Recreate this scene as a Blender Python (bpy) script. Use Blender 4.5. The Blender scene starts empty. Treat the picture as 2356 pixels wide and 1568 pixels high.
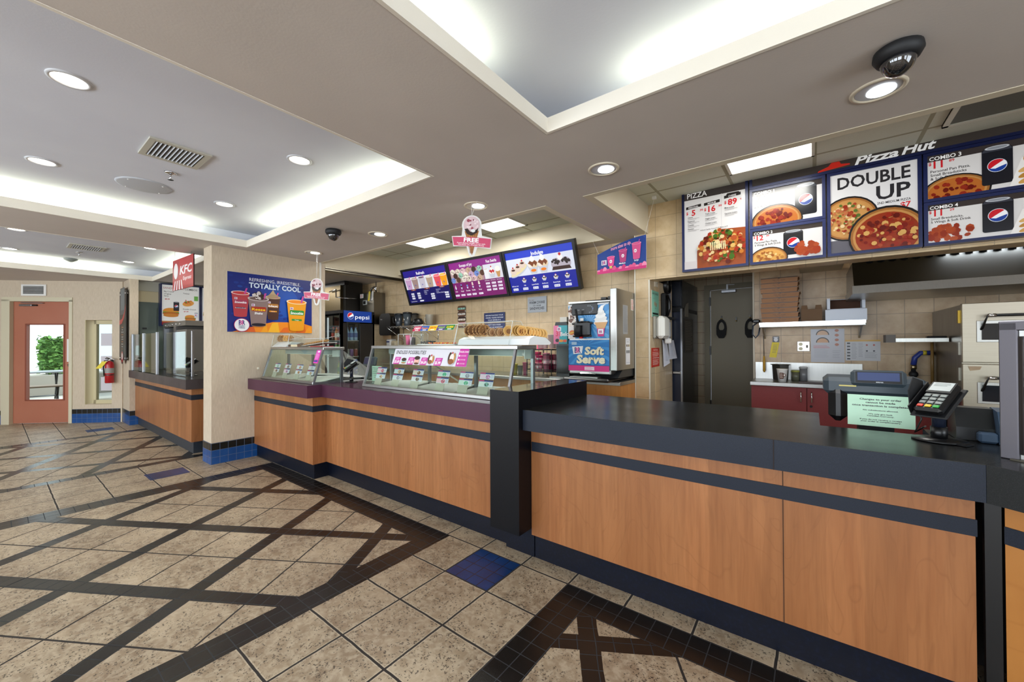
import bpy, math, random
from mathutils import Vector, Matrix
R=math.radians; random.seed(7)
SC=bpy.context.scene; COL=SC.collection
# ---------------------------------------------------------------- camera, world, exposure
cam=bpy.data.cameras.new('camera'); cam.sensor_width=36; cam.lens=910.24/2356*36; cam.clip_start=.02; cam.clip_end=200
co=bpy.data.objects.new('camera',cam); COL.objects.link(co); SC.camera=co
_y,_p,_r=R(37.14755),R(0.44946),R(-0.2349)
fw=Vector((-math.sin(_y)*math.cos(_p),math.cos(_y)*math.cos(_p),math.sin(_p)))
rr=Vector((math.cos(_y),math.sin(_y),0)); uu=rr.cross(fw)
R2=rr*math.cos(_r)+uu*math.sin(_r); U2=uu*math.cos(_r)-rr*math.sin(_r)
co.matrix_world=Matrix(((R2.x,U2.x,-fw.x,0),(R2.y,U2.y,-fw.y,0),(R2.z,U2.z,-fw.z,1.4),(0,0,0,1)))
W=bpy.data.worlds.new('sky'); SC.world=W; W.use_nodes=True
bg=W.node_tree.nodes['Background']; bg.inputs[0].default_value=(.80,.90,1,1); bg.inputs[1].default_value=2.6
vs=SC.view_settings; vs.view_transform='Standard'; vs.look='None'; vs.gamma=1; vs.use_curve_mapping=False; vs.exposure=0.32
SC.cycles.max_bounces=8; SC.cycles.diffuse_bounces=4; SC.cycles.glossy_bounces=3; SC.cycles.transmission_bounces=4
SC.cycles.transparent_max_bounces=16; SC.cycles.sample_clamp_indirect=4; SC.cycles.caustics_reflective=False; SC.cycles.caustics_refractive=False
def light(kind,name,loc,e,size=None,size_y=None,col=(1,1,1),rot=(0,0,0),spread=None,angle=None,blend=.6):
    d=bpy.data.lights.new(name,kind); d.energy=e; d.color=col
    if kind=='AREA':
        d.shape='RECTANGLE' if size_y else 'SQUARE'; d.size=size
        if size_y: d.size_y=size_y
        if spread: d.spread=spread
    elif kind=='SPOT':
        d.spot_size=angle; d.spot_blend=blend; d.shadow_soft_size=size or .05
    elif kind=='SUN': d.angle=.01
    o=bpy.data.objects.new(name,d); COL.objects.link(o); o.location=loc; o.rotation_euler=rot
    return o
DAY=(.86,.93,1); FLUO=(.96,1,.74)
# daylight entering the storefront windows behind and beside the camera
for x in (-8.3,-5.3,-2.3,.7): light('AREA','window_daylight',(x,-4.35,1.55),70,2.4,2.1,DAY,(R(90),0,0))
for y in (-2.6,.4): light('AREA','window_daylight',(3.85,y,1.55),45,2.2,2.1,DAY,(R(90),0,R(90)))
light('SUN','sun',(0,0,9),2.2,col=(1,.96,.9),rot=(R(42),0,R(-60)))
# fluorescent cove tubes around the three ceiling trays
TR={'A':(-5.43,-2.104,-1.2,1.88),'R':(-1.182,2.7,-1.2,1.89),'K':(-9.62,-6.36,-1.2,1.81)}
COVE=9
for k,(x0,x1,y0,y1) in TR.items():
    for (cx,cy,sx,sy) in (((x0+x1)/2,y1+.09,x1-x0-.9,.05),((x0+x1)/2,y0-.09,x1-x0-.9,.05),(x0-.09,(y0+y1)/2+.0,.05,y1-y0-.9),(x1+.09,(y0+y1)/2,.05,y1-y0-.9)):
        if k=='A' and cx>x1: continue
        light('AREA','cove_tube',(cx,cy,2.635),COVE*(.6 if k=='R' else 1)*max(sx,sy)/3,sx,sy,FLUO,(R(180),0,0))
# ---------------------------------------------------------------- materials
def lin(h):
    if isinstance(h,str):
        h=h.lstrip('#'); c=[int(h[i:i+2],16)/255 for i in (0,2,4)]
    else: c=[v/255 for v in h]
    return tuple(v/12.92 if v<=.04045 else ((v+.055)/1.055)**2.4 for v in c)+(1,)
_mc={}
def mat(c,rough=.5,metal=0,emit=0,spec=.5,coat=0,alpha=1):
    k=(c,rough,metal,emit,spec,coat,alpha)
    if k in _mc: return _mc[k]
    m=bpy.data.materials.new('m'); m.use_nodes=True; b=m.node_tree.nodes['Principled BSDF']
    b.inputs['Base Color'].default_value=lin(c); b.inputs['Roughness'].default_value=rough; b.inputs['Metallic'].default_value=metal
    b.inputs['Specular IOR Level'].default_value=spec; b.inputs['Coat Weight'].default_value=coat
    if 0<emit<=1: f=.12 if emit>.5 else .5; b.inputs['Base Color'].default_value=tuple(v*f for v in lin(c)[:3])+(1,)
    if emit: b.inputs['Emission Color'].default_value=lin(c); b.inputs['Emission Strength'].default_value=emit
    _mc[k]=m; return m
class N:
    """tiny expression helper for shader math"""
    t=None
    def __init__(s,v): s.v=v
    @staticmethod
    def op(o,*a):
        n=N.t.nodes.new('ShaderNodeMath'); n.operation=o
        for i,x in enumerate(a):
            x=x.v if isinstance(x,N) else x
            if isinstance(x,(int,float)): n.inputs[i].default_value=x
            else: N.t.links.new(x,n.inputs[i])
        return N(n.outputs[0])
    def __add__(s,o): return N.op('ADD',s,o)
    __radd__=__add__
    def __sub__(s,o): return N.op('SUBTRACT',s,o)
    def __rsub__(s,o): return N.op('SUBTRACT',o,s)
    def __mul__(s,o): return N.op('MULTIPLY',s,o)
    __rmul__=__mul__
    def __truediv__(s,o): return N.op('DIVIDE',s,o)
    def __gt__(s,o): return N.op('GREATER_THAN',s,o)
    def __lt__(s,o): return N.op('LESS_THAN',s,o)
    def frac(s): return N.op('FRACT',s)
    def floor(s): return N.op('FLOOR',s)
    def abs(s): return N.op('ABSOLUTE',s)
def AND(*a):
    r=a[0]
    for x in a[1:]: r=r*x
    return r
def OR(*a):
    r=a[0]
    for x in a[1:]: r=N.op('MAXIMUM',r,x)
    return r
def NOT(a): return 1-a
def line(u,c,p,w):
    """1 where u is within w/2 of c+k*p"""
    f=((u-c)/p+.5).frac()-.5
    return f.abs()<(w/2/p)
def newmat(name,rough=.5,metal=0,spec=.5,coat=0):
    m=bpy.data.materials.new(name); m.use_nodes=True; N.t=m.node_tree
    b=m.node_tree.nodes['Principled BSDF']; b.inputs['Roughness'].default_value=rough; b.inputs['Metallic'].default_value=metal
    b.inputs['Specular IOR Level'].default_value=spec; b.inputs['Coat Weight'].default_value=coat
    g=m.node_tree.nodes.new('ShaderNodeNewGeometry'); s=m.node_tree.nodes.new('ShaderNodeSeparateXYZ')
    m.node_tree.links.new(g.outputs['Position'],s.inputs[0])
    return m,b,N(s.outputs[0]),N(s.outputs[1]),N(s.outputs[2]),g
def vec(x,y,z):
    c=N.t.nodes.new('ShaderNodeCombineXYZ')
    for i,a in enumerate((x,y,z)):
        a=a.v if isinstance(a,N) else a
        if isinstance(a,(int,float)): c.inputs[i].default_value=a
        else: N.t.links.new(a,c.inputs[i])
    return c.outputs[0]
def noise(v,scale,detail=3,rough=.5,dist=0):
    n=N.t.nodes.new('ShaderNodeTexNoise'); n.inputs['Scale'].default_value=scale; n.inputs['Detail'].default_value=detail
    n.inputs['Roughness'].default_value=rough; n.inputs['Distortion'].default_value=dist
    N.t.links.new(v,n.inputs['Vector']); return N(n.outputs['Fac'])
def wn(v):
    n=N.t.nodes.new('ShaderNodeTexWhiteNoise'); N.t.links.new(v,n.inputs['Vector']); return N(n.outputs['Value'])
def mix(f,a,b):
    n=N.t.nodes.new('ShaderNodeMix'); n.data_type='RGBA'
    for i,x in ((0,f),(6,a),(7,b)):
        if isinstance(x,N): x=x.v
        if isinstance(x,(int,float)): n.inputs[i].default_value=x
        elif isinstance(x,(tuple,str)): n.inputs[i].default_value=lin(x) if isinstance(x,str) else x
        else: N.t.links.new(x,n.inputs[i])
    return n.outputs[2]
def setc(b,c): N.t.links.new(c,b.inputs['Base Color'])
def bump(b,h,st=.2,d=.01):
    n=N.t.nodes.new('ShaderNodeBump'); n.inputs['Strength'].default_value=st; n.inputs['Distance'].default_value=d
    N.t.links.new(h.v if isinstance(h,N) else h,n.inputs['Height']); N.t.links.new(n.outputs[0],b.inputs['Normal'])
def rng(f,a,b,lo=0,hi=1):
    n=N.t.nodes.new('ShaderNodeMapRange'); N.t.links.new(f.v,n.inputs[0])
    for i,x in enumerate((a,b,lo,hi)): n.inputs[i+1].default_value=x
    return N(n.outputs[0])
# --- floor: pitted stone tiles, black mosaic bands, blue mosaic squares
def floor_material():
    m,b,x,y,z,g=newmat('floor_tiles',.42)
    P=.3365
    gw=.011
    wob=(noise(vec(x,y,0),9,2)-.5)*.008
    X=x+wob; Y=y+wob
    grid=OR(line(X,-1.145,P,gw),line(Y,2.042,P,gw))
    # boxes of the three patterned fields (outer/inner)
    def box(x0,x1,y1): return AND(X>x0,X<x1,Y<y1)
    def rot(a): return (X*math.cos(a)+Y*math.sin(a),Y*math.cos(a)-X*math.sin(a))
    A_o,A_i=box(-5.15,-2.125,2.042),box(-4.94,-2.29,1.862)
    R_o,R_i=box(-1.145,3.4,2.042),box(-.972,3.2,1.868)
    K_o,K_i=box(-9.01,-6.17,5),box(-8.85,-6.3,5)
    s1,d1=rot(R(31)); sk,dk=rot(R(60))
    def fieldlines(s,d,sc,dc,pitch):
        band=OR(line(s,sc,pitch,.097),line(d,dc,pitch,.097))
        thin=OR(line(s,sc+pitch/2,pitch,gw),line(d,dc+pitch/2,pitch,gw))
        return band,thin
    bA,tA=fieldlines(s1,d1,-2.05,2.027,.757)
    bR,tR=fieldlines(s1,d1,.155,1.893,.757)
    bK,tK=fieldlines(dk,sk,6.97,-3.36,.748)
    band=OR(AND(A_o,NOT(A_i)),AND(A_i,bA),AND(R_o,NOT(R_i)),AND(R_i,bR),AND(K_o,NOT(K_i)),AND(K_i,bK))
    field=OR(A_o,R_o,K_o)
    thin=OR(AND(A_i,tA),AND(R_i,tR),AND(K_i,tK),AND(NOT(field),grid))
    # blue mosaic cells
    def cell(x0,x1,y0,y1): return AND(X>x0,X<x1,Y>y0,Y<y1)
    blue=OR(cell(-1.813,-1.487,1.71,2.038),cell(-5.782,-5.48,1.012,1.345),cell(-9.62,-9.33,.958,1.275))
    mini=OR(line(x,-1.145,.0841,.0045),line(y,2.042,.0841,.0045))
    minir=OR(line(s1,-2.05+.046,.0841,.0045),line(d1,2.027+.046,.0841,.0045))
    miniband=OR(AND(mini,NOT(OR(A_i,R_i,K_i))),AND(minir,OR(A_i,R_i)))
    bn=N(vec(x,y,0))
    n1=noise(vec(x,y,0),3.2,5,.6); n2=noise(vec(x,y,0),26,4,.65,.5); n3=noise(vec(x,y,.3),105,2,.6); n4=noise(vec(x,y,2),11,3,.6)
    cellid=wn(vec(((X+1.145)/P).floor(),((Y-2.042)/P).floor(),0))
    base=mix(rng(n1,.35,.68),'#826f59','#b8a68b')
    base=mix(rng(n2,.42,.62)*.55,base,'#cabca4')
    base=mix(cellid*.22,base,'#8a6f58')
    pits=AND(n3>.60,rng(n4,.40,.55)>.35)
    base=mix(pits*.85,base,'#3a2f25')
    edge=OR(AND(NOT(field),OR(line(X,-1.145,P,.021),line(Y,2.042,P,.021))))
    base=mix(edge*.35,base,'#d8ccb4')
    c=mix(thin,base,'#2a2522')
    dk_=mix(rng(n1,.3,.7),'#110f0d','#1e1a17')
    dk_=mix(miniband*.6,dk_,'#32363c')
    c=mix(band,c,dk_)
    bl=mix(rng(n1,.3,.7),'#0b2a58','#123c76'); bl=mix(mini,bl,'#1a1a20')
    c=mix(blue,c,bl)
    setc(b,c)
    ro=mix(OR(band,blue),(.46,.46,.46,1),(.27,.27,.27,1)); ro=mix(OR(thin,AND(band,miniband)),ro,(.8,.8,.8,1))
    N.t.links.new(ro,b.inputs['Roughness'])
    h=(1-OR(thin,AND(OR(band,blue),mini)))*1.0+(n2-.5)*.35-pits*.5
    bump(b,h,.35,.004)
    return m
def wall_tile(name,axis,u0,z0,p=.205,c1='#c9ad84',c2='#dcc39c',grout='#a89272',gw=.005,dark=1,rough=.35):
    m,b,x,y,z,g=newmat(name,rough)
    u=x if axis=='x' else y
    L=OR(line(u,u0,p,gw),line(z,z0,p,gw))
    n=noise(vec(x,y,z),9,4,.6); idn=wn(vec(((u-u0)/p).floor(),((z-z0)/p).floor(),1))
    c=mix(rng(n,.3,.7),c1,c2); c=mix(idn*.25,c,c1)
    c=mix(L,c,grout); setc(b,c); bump(b,1-L,.4,.002)
    return m
def wallpaper():
    m,b,x,y,z,g=newmat('wallpaper',.8)
    n=noise(vec((x+y*1.7)*1,0,z*.09),130,2,.6); n2=noise(vec(x,y,z),2.5,4,.6); n3=noise(vec(x*3,y*3,z*.8),8,3,.6)
    c=mix(rng(n,.35,.65),'#c1b19a','#d2c3ae'); c=mix(rng(n3,.5,.75)*.35,c,'#b8a68f'); setc(b,c); bump(b,n,.15,.002)
    return m
def base_tile():
    m,b,x,y,z,g=newmat('base_tiles',.25)
    u=x*.7230+y*.6908; v=y
    nx=m.node_tree.nodes.new('ShaderNodeSeparateXYZ'); N.t.links.new(g.outputs['True Normal'],nx.inputs[0])
    ax=N(nx.outputs[0]).abs(); diag=AND(ax>.3,ax<.9)
    l1=line(u,-8.105+.979,.0835,.004); l2=line(y,1.571,.0845,.004); l3=line(x,-5.617,.0845,.004)
    L=OR(AND(diag,l1),AND(ax>.9,l2),AND(ax<.3,l3),line(z,.082,.082,.004))
    n=noise(vec(x,y,z),6,2)
    c=mix(rng(n,.3,.7),'#184480','#1e5294'); c=mix(z>.164,c,'#14130f'); c=mix(L,c,'#5b6c86'); setc(b,c)
    return m
def wood(c1='#9c6238',c2='#b3784a',c3='#80502c',name='cherry_laminate'):
    m,b,x,y,z,g=newmat(name,.38)
    u=x+y*1.31
    n=noise(vec(u*1,0,z*.11),7,4,.6,.6); n2=noise(vec(u*1,0,z*.05),48,3,.6); n3=noise(vec(u,1,z*.35),3.2,2,.5,1.2)
    rings=((n3*9).frac()-.5).abs()*2
    c=mix(rng(n,.3,.7),c1,c2); c=mix(rng(n2,.45,.7)*.5,c,c3); bd=wn(vec((u/.115+n3*.5).floor(),0,3)); c=mix(bd*.45,c,c3); c=mix(rng(rings,.0,.12,.30,0),c,c3)
    setc(b,c); return m
def speckle(name,c1,c2,rough=.4,scale=420,amt=.5,spec=.35):
    m,b,x,y,z,g=newmat(name,rough,0,spec)
    n=noise(vec(x,y,z),scale,1,.5); n2=noise(vec(x,y,z),3,3)
    c=mix(rng(n,.5,.7)*amt,c1,c2); setc(b,c); N.t.links.new(rng(n2,.3,.7,rough-.03,rough+.05).v,b.inputs['Roughness']); return m
def brushed(name,c='#b9b9b6',rough=.32,streak='z'):
    m,b,x,y,z,g=newmat(name,rough,1)
    n=noise(vec(x,y,z*40) if streak=='h' else vec(x*40,y*40,z),4,2)
    setc(b,mix(n,c,lin(tuple(int(c[i:i+2],16)*.93 for i in (1,3,5))))); N.t.links.new(rng(n,.3,.7,rough-.02,rough+.05).v,b.inputs['Roughness']); return m
def paint(name,c,c2,rough=.75,sc=90,st=.12):
    m,b,x,y,z,g=newmat(name,rough); n=noise(vec(x,y,z),1.4,3); n2=noise(vec(x,y,z),sc,3)
    setc(b,mix(rng(n,.3,.7),c,c2)); bump(b,n2,st,.003); return m
def ceil_tile(name,x0,y0,p=.60):
    m,b,x,y,z,g=newmat(name,.85)
    L=OR(line(x,x0,p,.026),line(y,y0,p,.026)); n=noise(vec(x,y,z),260,2,.6); n2=noise(vec(x,y,z),3,3)
    c=mix(rng(n,.58,.7)*.5,'#cfd2c4','#a3a597'); c=mix(L,c,'#9f9c86'); setc(b,c); return m
def glass(name='clear_glass',tint=(.91,.955,.925),refl=.8):
    m=bpy.data.materials.new(name); m.use_nodes=True; t=m.node_tree; t.nodes.remove(t.nodes['Principled BSDF']); N.t=t
    o=t.nodes['Material Output']; tr=t.nodes.new('ShaderNodeBsdfTransparent'); gl=t.nodes.new('ShaderNodeBsdfGlossy'); lw=t.nodes.new('ShaderNodeLayerWeight'); mx=t.nodes.new('ShaderNodeMixShader')
    lw.inputs[0].default_value=.5; tr.inputs[0].default_value=tint+(1,); gl.inputs['Roughness'].default_value=.02
    f=(N.op('POWER',N(lw.outputs['Facing']),5)*.9+.035)*refl
    t.links.new(f.v,mx.inputs[0]); t.links.new(tr.outputs[0],mx.inputs[1]); t.links.new(gl.outputs[0],mx.inputs[2]); t.links.new(mx.outputs[0],o.inputs[0])
    return m
MF=floor_material(); MWP=wallpaper(); MBT=base_tile(); MW=wood(); MW2=wood('#bf7f3c','#d09550','#a5672c','light_cherry')
MBR=wall_tile('tile_back','x',-2.911,1.684); MHD=wall_tile('tile_header','x',-1.314,2.10,.213,'#c2a67c','#d8c09a')
MHDY=wall_tile('tile_jamb','y',4.26,2.10,.205,'#bda888','#cfbd9e'); MKI=wall_tile('tile_kitchen','x',-.283,1.487,.2055,'#b39470','#cbb08c','#8f7c64')
MHL=wall_tile('tile_hall','x',-1.33,2.0,.15,'#8d7f68','#9b8d76','#6b3f28')
MPUR=speckle('purple_laminate','#472338','#6b4158',.38); MNAV=speckle('navy_laminate','#131b29','#262f40',.5); MBLK=speckle('black_laminate','#101213','#2a2e2f',.45)
MTOP=speckle('black_worktop','#141515','#26282a',.22,300,.4,.5); MKT=speckle('kick_plate','#070c1a','#101a31',.35,60,.4); MPT=speckle('purple_worktop','#3f2030','#5a3648',.22,420,.5,.5)
MBRN=speckle('brown_laminate','#3b3334','#5b5152',.4); MRED=speckle('red_laminate','#742a2b','#9c4f4f',.5,300,.5)
MSS=brushed('stainless'); MSSD=brushed('stainless_dark','#7c776c',.3); MCH=mat('#d5d6d8',.12,1); MAL=brushed('aluminium','#a9abb0',.3)
MSOF=paint('soffit_paint','#c9c0b8','#d2c9c1',.7); MTRAY=paint('tray_paint','#dadde8','#e2e5ee',.8); MLIP=paint('lip_paint','#e6decf','#ece5d8',.6); MCRM=paint('cream_paint','#cfc3aa','#d9ceb6',.7)
MCT=ceil_tile('ceiling_tiles',-4.04,3.94,.595); MCK=ceil_tile('ceiling_tiles_kitchen',.03,3.92,.61)
MGL=glass(); MGC=glass('acrylic',(.97,.985,.98),.8); MGT=glass('tinted_glass',(.62,.66,.64),1.0)
MBK=mat('#0c0c0e',.35); MBKM=mat('#131417',.6); MWH=mat('#e9e8e4',.5); MGRN=mat('#4b5650',.55); MOUT=mat('#dedfe0',.6)
# ---------------------------------------------------------------- mesh builder
class M:
    def __init__(s): s.v=[]; s.f=[]; s.mi=[]; s.sm=[]; s.mats=[]; s.x=None
    def add(s,vs,fs,m,smooth=False):
        k=len(s.v); X=s.x
        s.v+= [X@Vector(p) for p in vs] if X else [Vector(p) for p in vs]
        if m not in s.mats: s.mats.append(m)
        i=s.mats.index(m)
        for f in fs: s.f.append([a+k for a in f]); s.mi.append(i); s.sm.append(smooth)
        return s
    def box(s,x0,x1,y0,y1,z0,z1,m,bv=0):
        if x0>x1:x0,x1=x1,x0
        if y0>y1:y0,y1=y1,y0
        if z0>z1:z0,z1=z1,z0
        if bv:
            b=min(bv,(x1-x0)*.45,(y1-y0)*.45,(z1-z0)*.45)
            vs=[];
            for z,i in ((z0,b),(z0+b,0),(z1-b,0),(z1,b)):
                vs+=[(x0+b+i*0,y0+i,z),(x1-b,y0+i,z),(x1-i,y0+b,z),(x1-i,y1-b,z),(x1-b,y1-i,z),(x0+b,y1-i,z),(x0+i,y1-b,z),(x0+i,y0+b,z)]
            fs=[[7,6,5,4,3,2,1,0],[24+i for i in range(8)]]
            for l in range(3):
                for i in range(8): fs.append([l*8+i,l*8+(i+1)%8,l*8+8+(i+1)%8,l*8+8+i])
            return s.add(vs,fs,m)
        return s.add([(x0,y0,z0),(x1,y0,z0),(x1,y1,z0),(x0,y1,z0),(x0,y0,z1),(x1,y0,z1),(x1,y1,z1),(x0,y1,z1)],
            [[3,2,1,0],[4,5,6,7],[0,1,5,4],[1,2,6,5],[2,3,7,6],[3,0,4,7]],m)
    def prism(s,poly,a,b,m,ax='z'):
        n=len(poly)
        f={'z':lambda p,t:(p[0],p[1],t),'y':lambda p,t:(p[0],t,p[1]),'x':lambda p,t:(t,p[0],p[1])}[ax]
        ar=sum(poly[i][0]*poly[(i+1)%n][1]-poly[(i+1)%n][0]*poly[i][1] for i in range(n))
        P=list(poly) if (ar>0)!=(ax=='y') else list(poly)[::-1]
        if a>b:a,b=b,a
        vs=[f(p,a) for p in P]+[f(p,b) for p in P]
        return s.add(vs,[list(range(n))[::-1],[n+i for i in range(n)]]+[[i,(i+1)%n,n+(i+1)%n,n+i] for i in range(n)],m)
    def lathe(s,c,prof,m,seg=20,smooth=True,ax='z',cap=True,sx=1):
        vs=[];fs=[];n=len(prof)
        for r,z in prof:
            for i in range(seg):
                a=2*math.pi*i/seg; p=(r*math.cos(a)*sx,r*math.sin(a),z)
                if ax=='x': p=(z,p[0],p[1])
                if ax=='y': p=(p[0],-z,p[1])
                vs.append((c[0]+p[0],c[1]+p[1],c[2]+p[2]))
        for j in range(n-1):
            for i in range(seg): fs.append([j*seg+i,j*seg+(i+1)%seg,(j+1)*seg+(i+1)%seg,(j+1)*seg+i])
        s.add(vs,fs,m,smooth)
        if cap:
            k=len(s.v)-len(vs); i=s.mats.index(m)
            s.f.append([k+q for q in range(seg)][::-1]); s.mi.append(i); s.sm.append(False)
            s.f.append([k+(n-1)*seg+q for q in range(seg)]); s.mi.append(i); s.sm.append(False)
        return s
    def cyl(s,c,r,h,m,seg=20,ax='z',r2=None): return s.lathe(c,[(r,0),(r if r2 is None else r2,h)],m,seg,True,ax)
    def ball(s,c,r,m,seg=14,a0=-90,a1=90,sq=1,sx=1):
        pr=[(max(r*math.cos(R(a0+(a1-a0)*i/8)),.0004),r*sq*math.sin(R(a0+(a1-a0)*i/8))) for i in range(9)]
        return s.lathe(c,pr,m,seg,sx=sx)
    def tube(s,pts,r,m,seg=8,cap=True):
        pts=[Vector(p) for p in pts]; vs=[];fs=[];n=len(pts); up=None
        for i,p in enumerate(pts):
            d=(pts[min(i+1,n-1)]-pts[max(i-1,0)]).normalized()
            if up is None: up=Vector((0,0,1)) if abs(d.z)<.9 else Vector((1,0,0))
            a=d.cross(up).normalized(); b=a.cross(d).normalized(); up=b
            rr_=r[i] if isinstance(r,(list,tuple)) else r
            for k in range(seg):
                t=2*math.pi*k/seg; vs.append(p+a*math.cos(t)*rr_+b*math.sin(t)*rr_)
        for i in range(n-1):
            for k in range(seg): fs.append([i*seg+k,i*seg+(k+1)%seg,(i+1)*seg+(k+1)%seg,(i+1)*seg+k])
        if cap: fs+=[[k for k in range(seg)][::-1],[(n-1)*seg+k for k in range(seg)]]
        return s.add(vs,fs,m,True)
    def quad(s,a,b,c,d,m): return s.add([a,b,c,d],[[0,1,2,3]],m)
    def slab(s,a,b,c,d,t,m):
        """quad with thickness t along its normal"""
        a,b,c,d=map(Vector,(a,b,c,d)); n=(b-a).cross(d-a).normalized()*t
        return s.add([a,b,c,d,a-n,b-n,c-n,d-n],[[0,1,2,3],[7,6,5,4],[0,4,5,1],[1,5,6,2],[2,6,7,3],[3,7,4,0]],m)
    def bar(s,a,b,w,h,m,up=(0,0,1)):
        a,b=Vector(a),Vector(b); d=(b-a).normalized(); u=Vector(up); sd=d.cross(u).normalized()*w/2; u2=sd.cross(d).normalized()*h/2
        vs=[a-sd-u2,a+sd-u2,a+sd+u2,a-sd+u2,b-sd-u2,b+sd-u2,b+sd+u2,b-sd+u2]
        return s.add(vs,[[0,1,2,3],[7,6,5,4],[0,4,5,1],[1,5,6,2],[2,6,7,3],[3,7,4,0]],m)
    def build(s,name,parent=None,label=None,cat=None,group=None,kind=None,origin=None,local=False):
        if parent is None and kind!='structure' and origin is None:
            xs=[v.x for v in s.v]; ys=[v.y for v in s.v]; zs=[v.z for v in s.v]
            origin=Vector(((min(xs)+max(xs))/2,(min(ys)+max(ys))/2,min(zs)))
        if parent is not None and not local: origin=wpos(parent)
        o0=Vector(origin) if origin is not None else Vector((0,0,0))
        me=bpy.data.meshes.new(name); me.from_pydata([v-o0 for v in s.v],[],s.f)
        for mm in s.mats: me.materials.append(mm)
        me.polygons.foreach_set('material_index',s.mi); me.polygons.foreach_set('use_smooth',s.sm); me.update()
        o=bpy.data.objects.new(name,me); COL.objects.link(o)
        if parent is not None: o.parent=parent
        else: o.location=o0
        tag(o,label,cat,group,kind); return o
def wpos(o):
    p=Vector(o.location)
    while o.parent: o=o.parent; p+=Vector(o.location)
    return p
def tag(o,label=None,cat=None,group=None,kind=None):
    if label:o['label']=label
    if cat:o['category']=cat
    if group:o['group']=group
    if kind:o['kind']=kind
    return o
def thing(name,label,cat,loc,group=None,rz=0):
    o=bpy.data.objects.new(name,None); COL.objects.link(o); o.empty_display_size=.05; o.location=loc; o.rotation_euler=(0,0,rz)
    return tag(o,label,cat,group)
def struct(name,m): return m.build(name,kind='structure')
def kids(o): return [c for c in bpy.data.objects if c.parent==o]
def dup(o,loc,label=None,rz=None,parent=None,_k=None):
    c=o.copy(); COL.objects.link(c)
    if parent is not None: c.parent=parent
    else:
        c.location=loc
        if rz is not None: c.rotation_euler=(0,0,rz)
    if label:c['label']=label
    for ch in (_k or kids)(o): dup(ch,None,None,None,c,_k)
    return c
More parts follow.
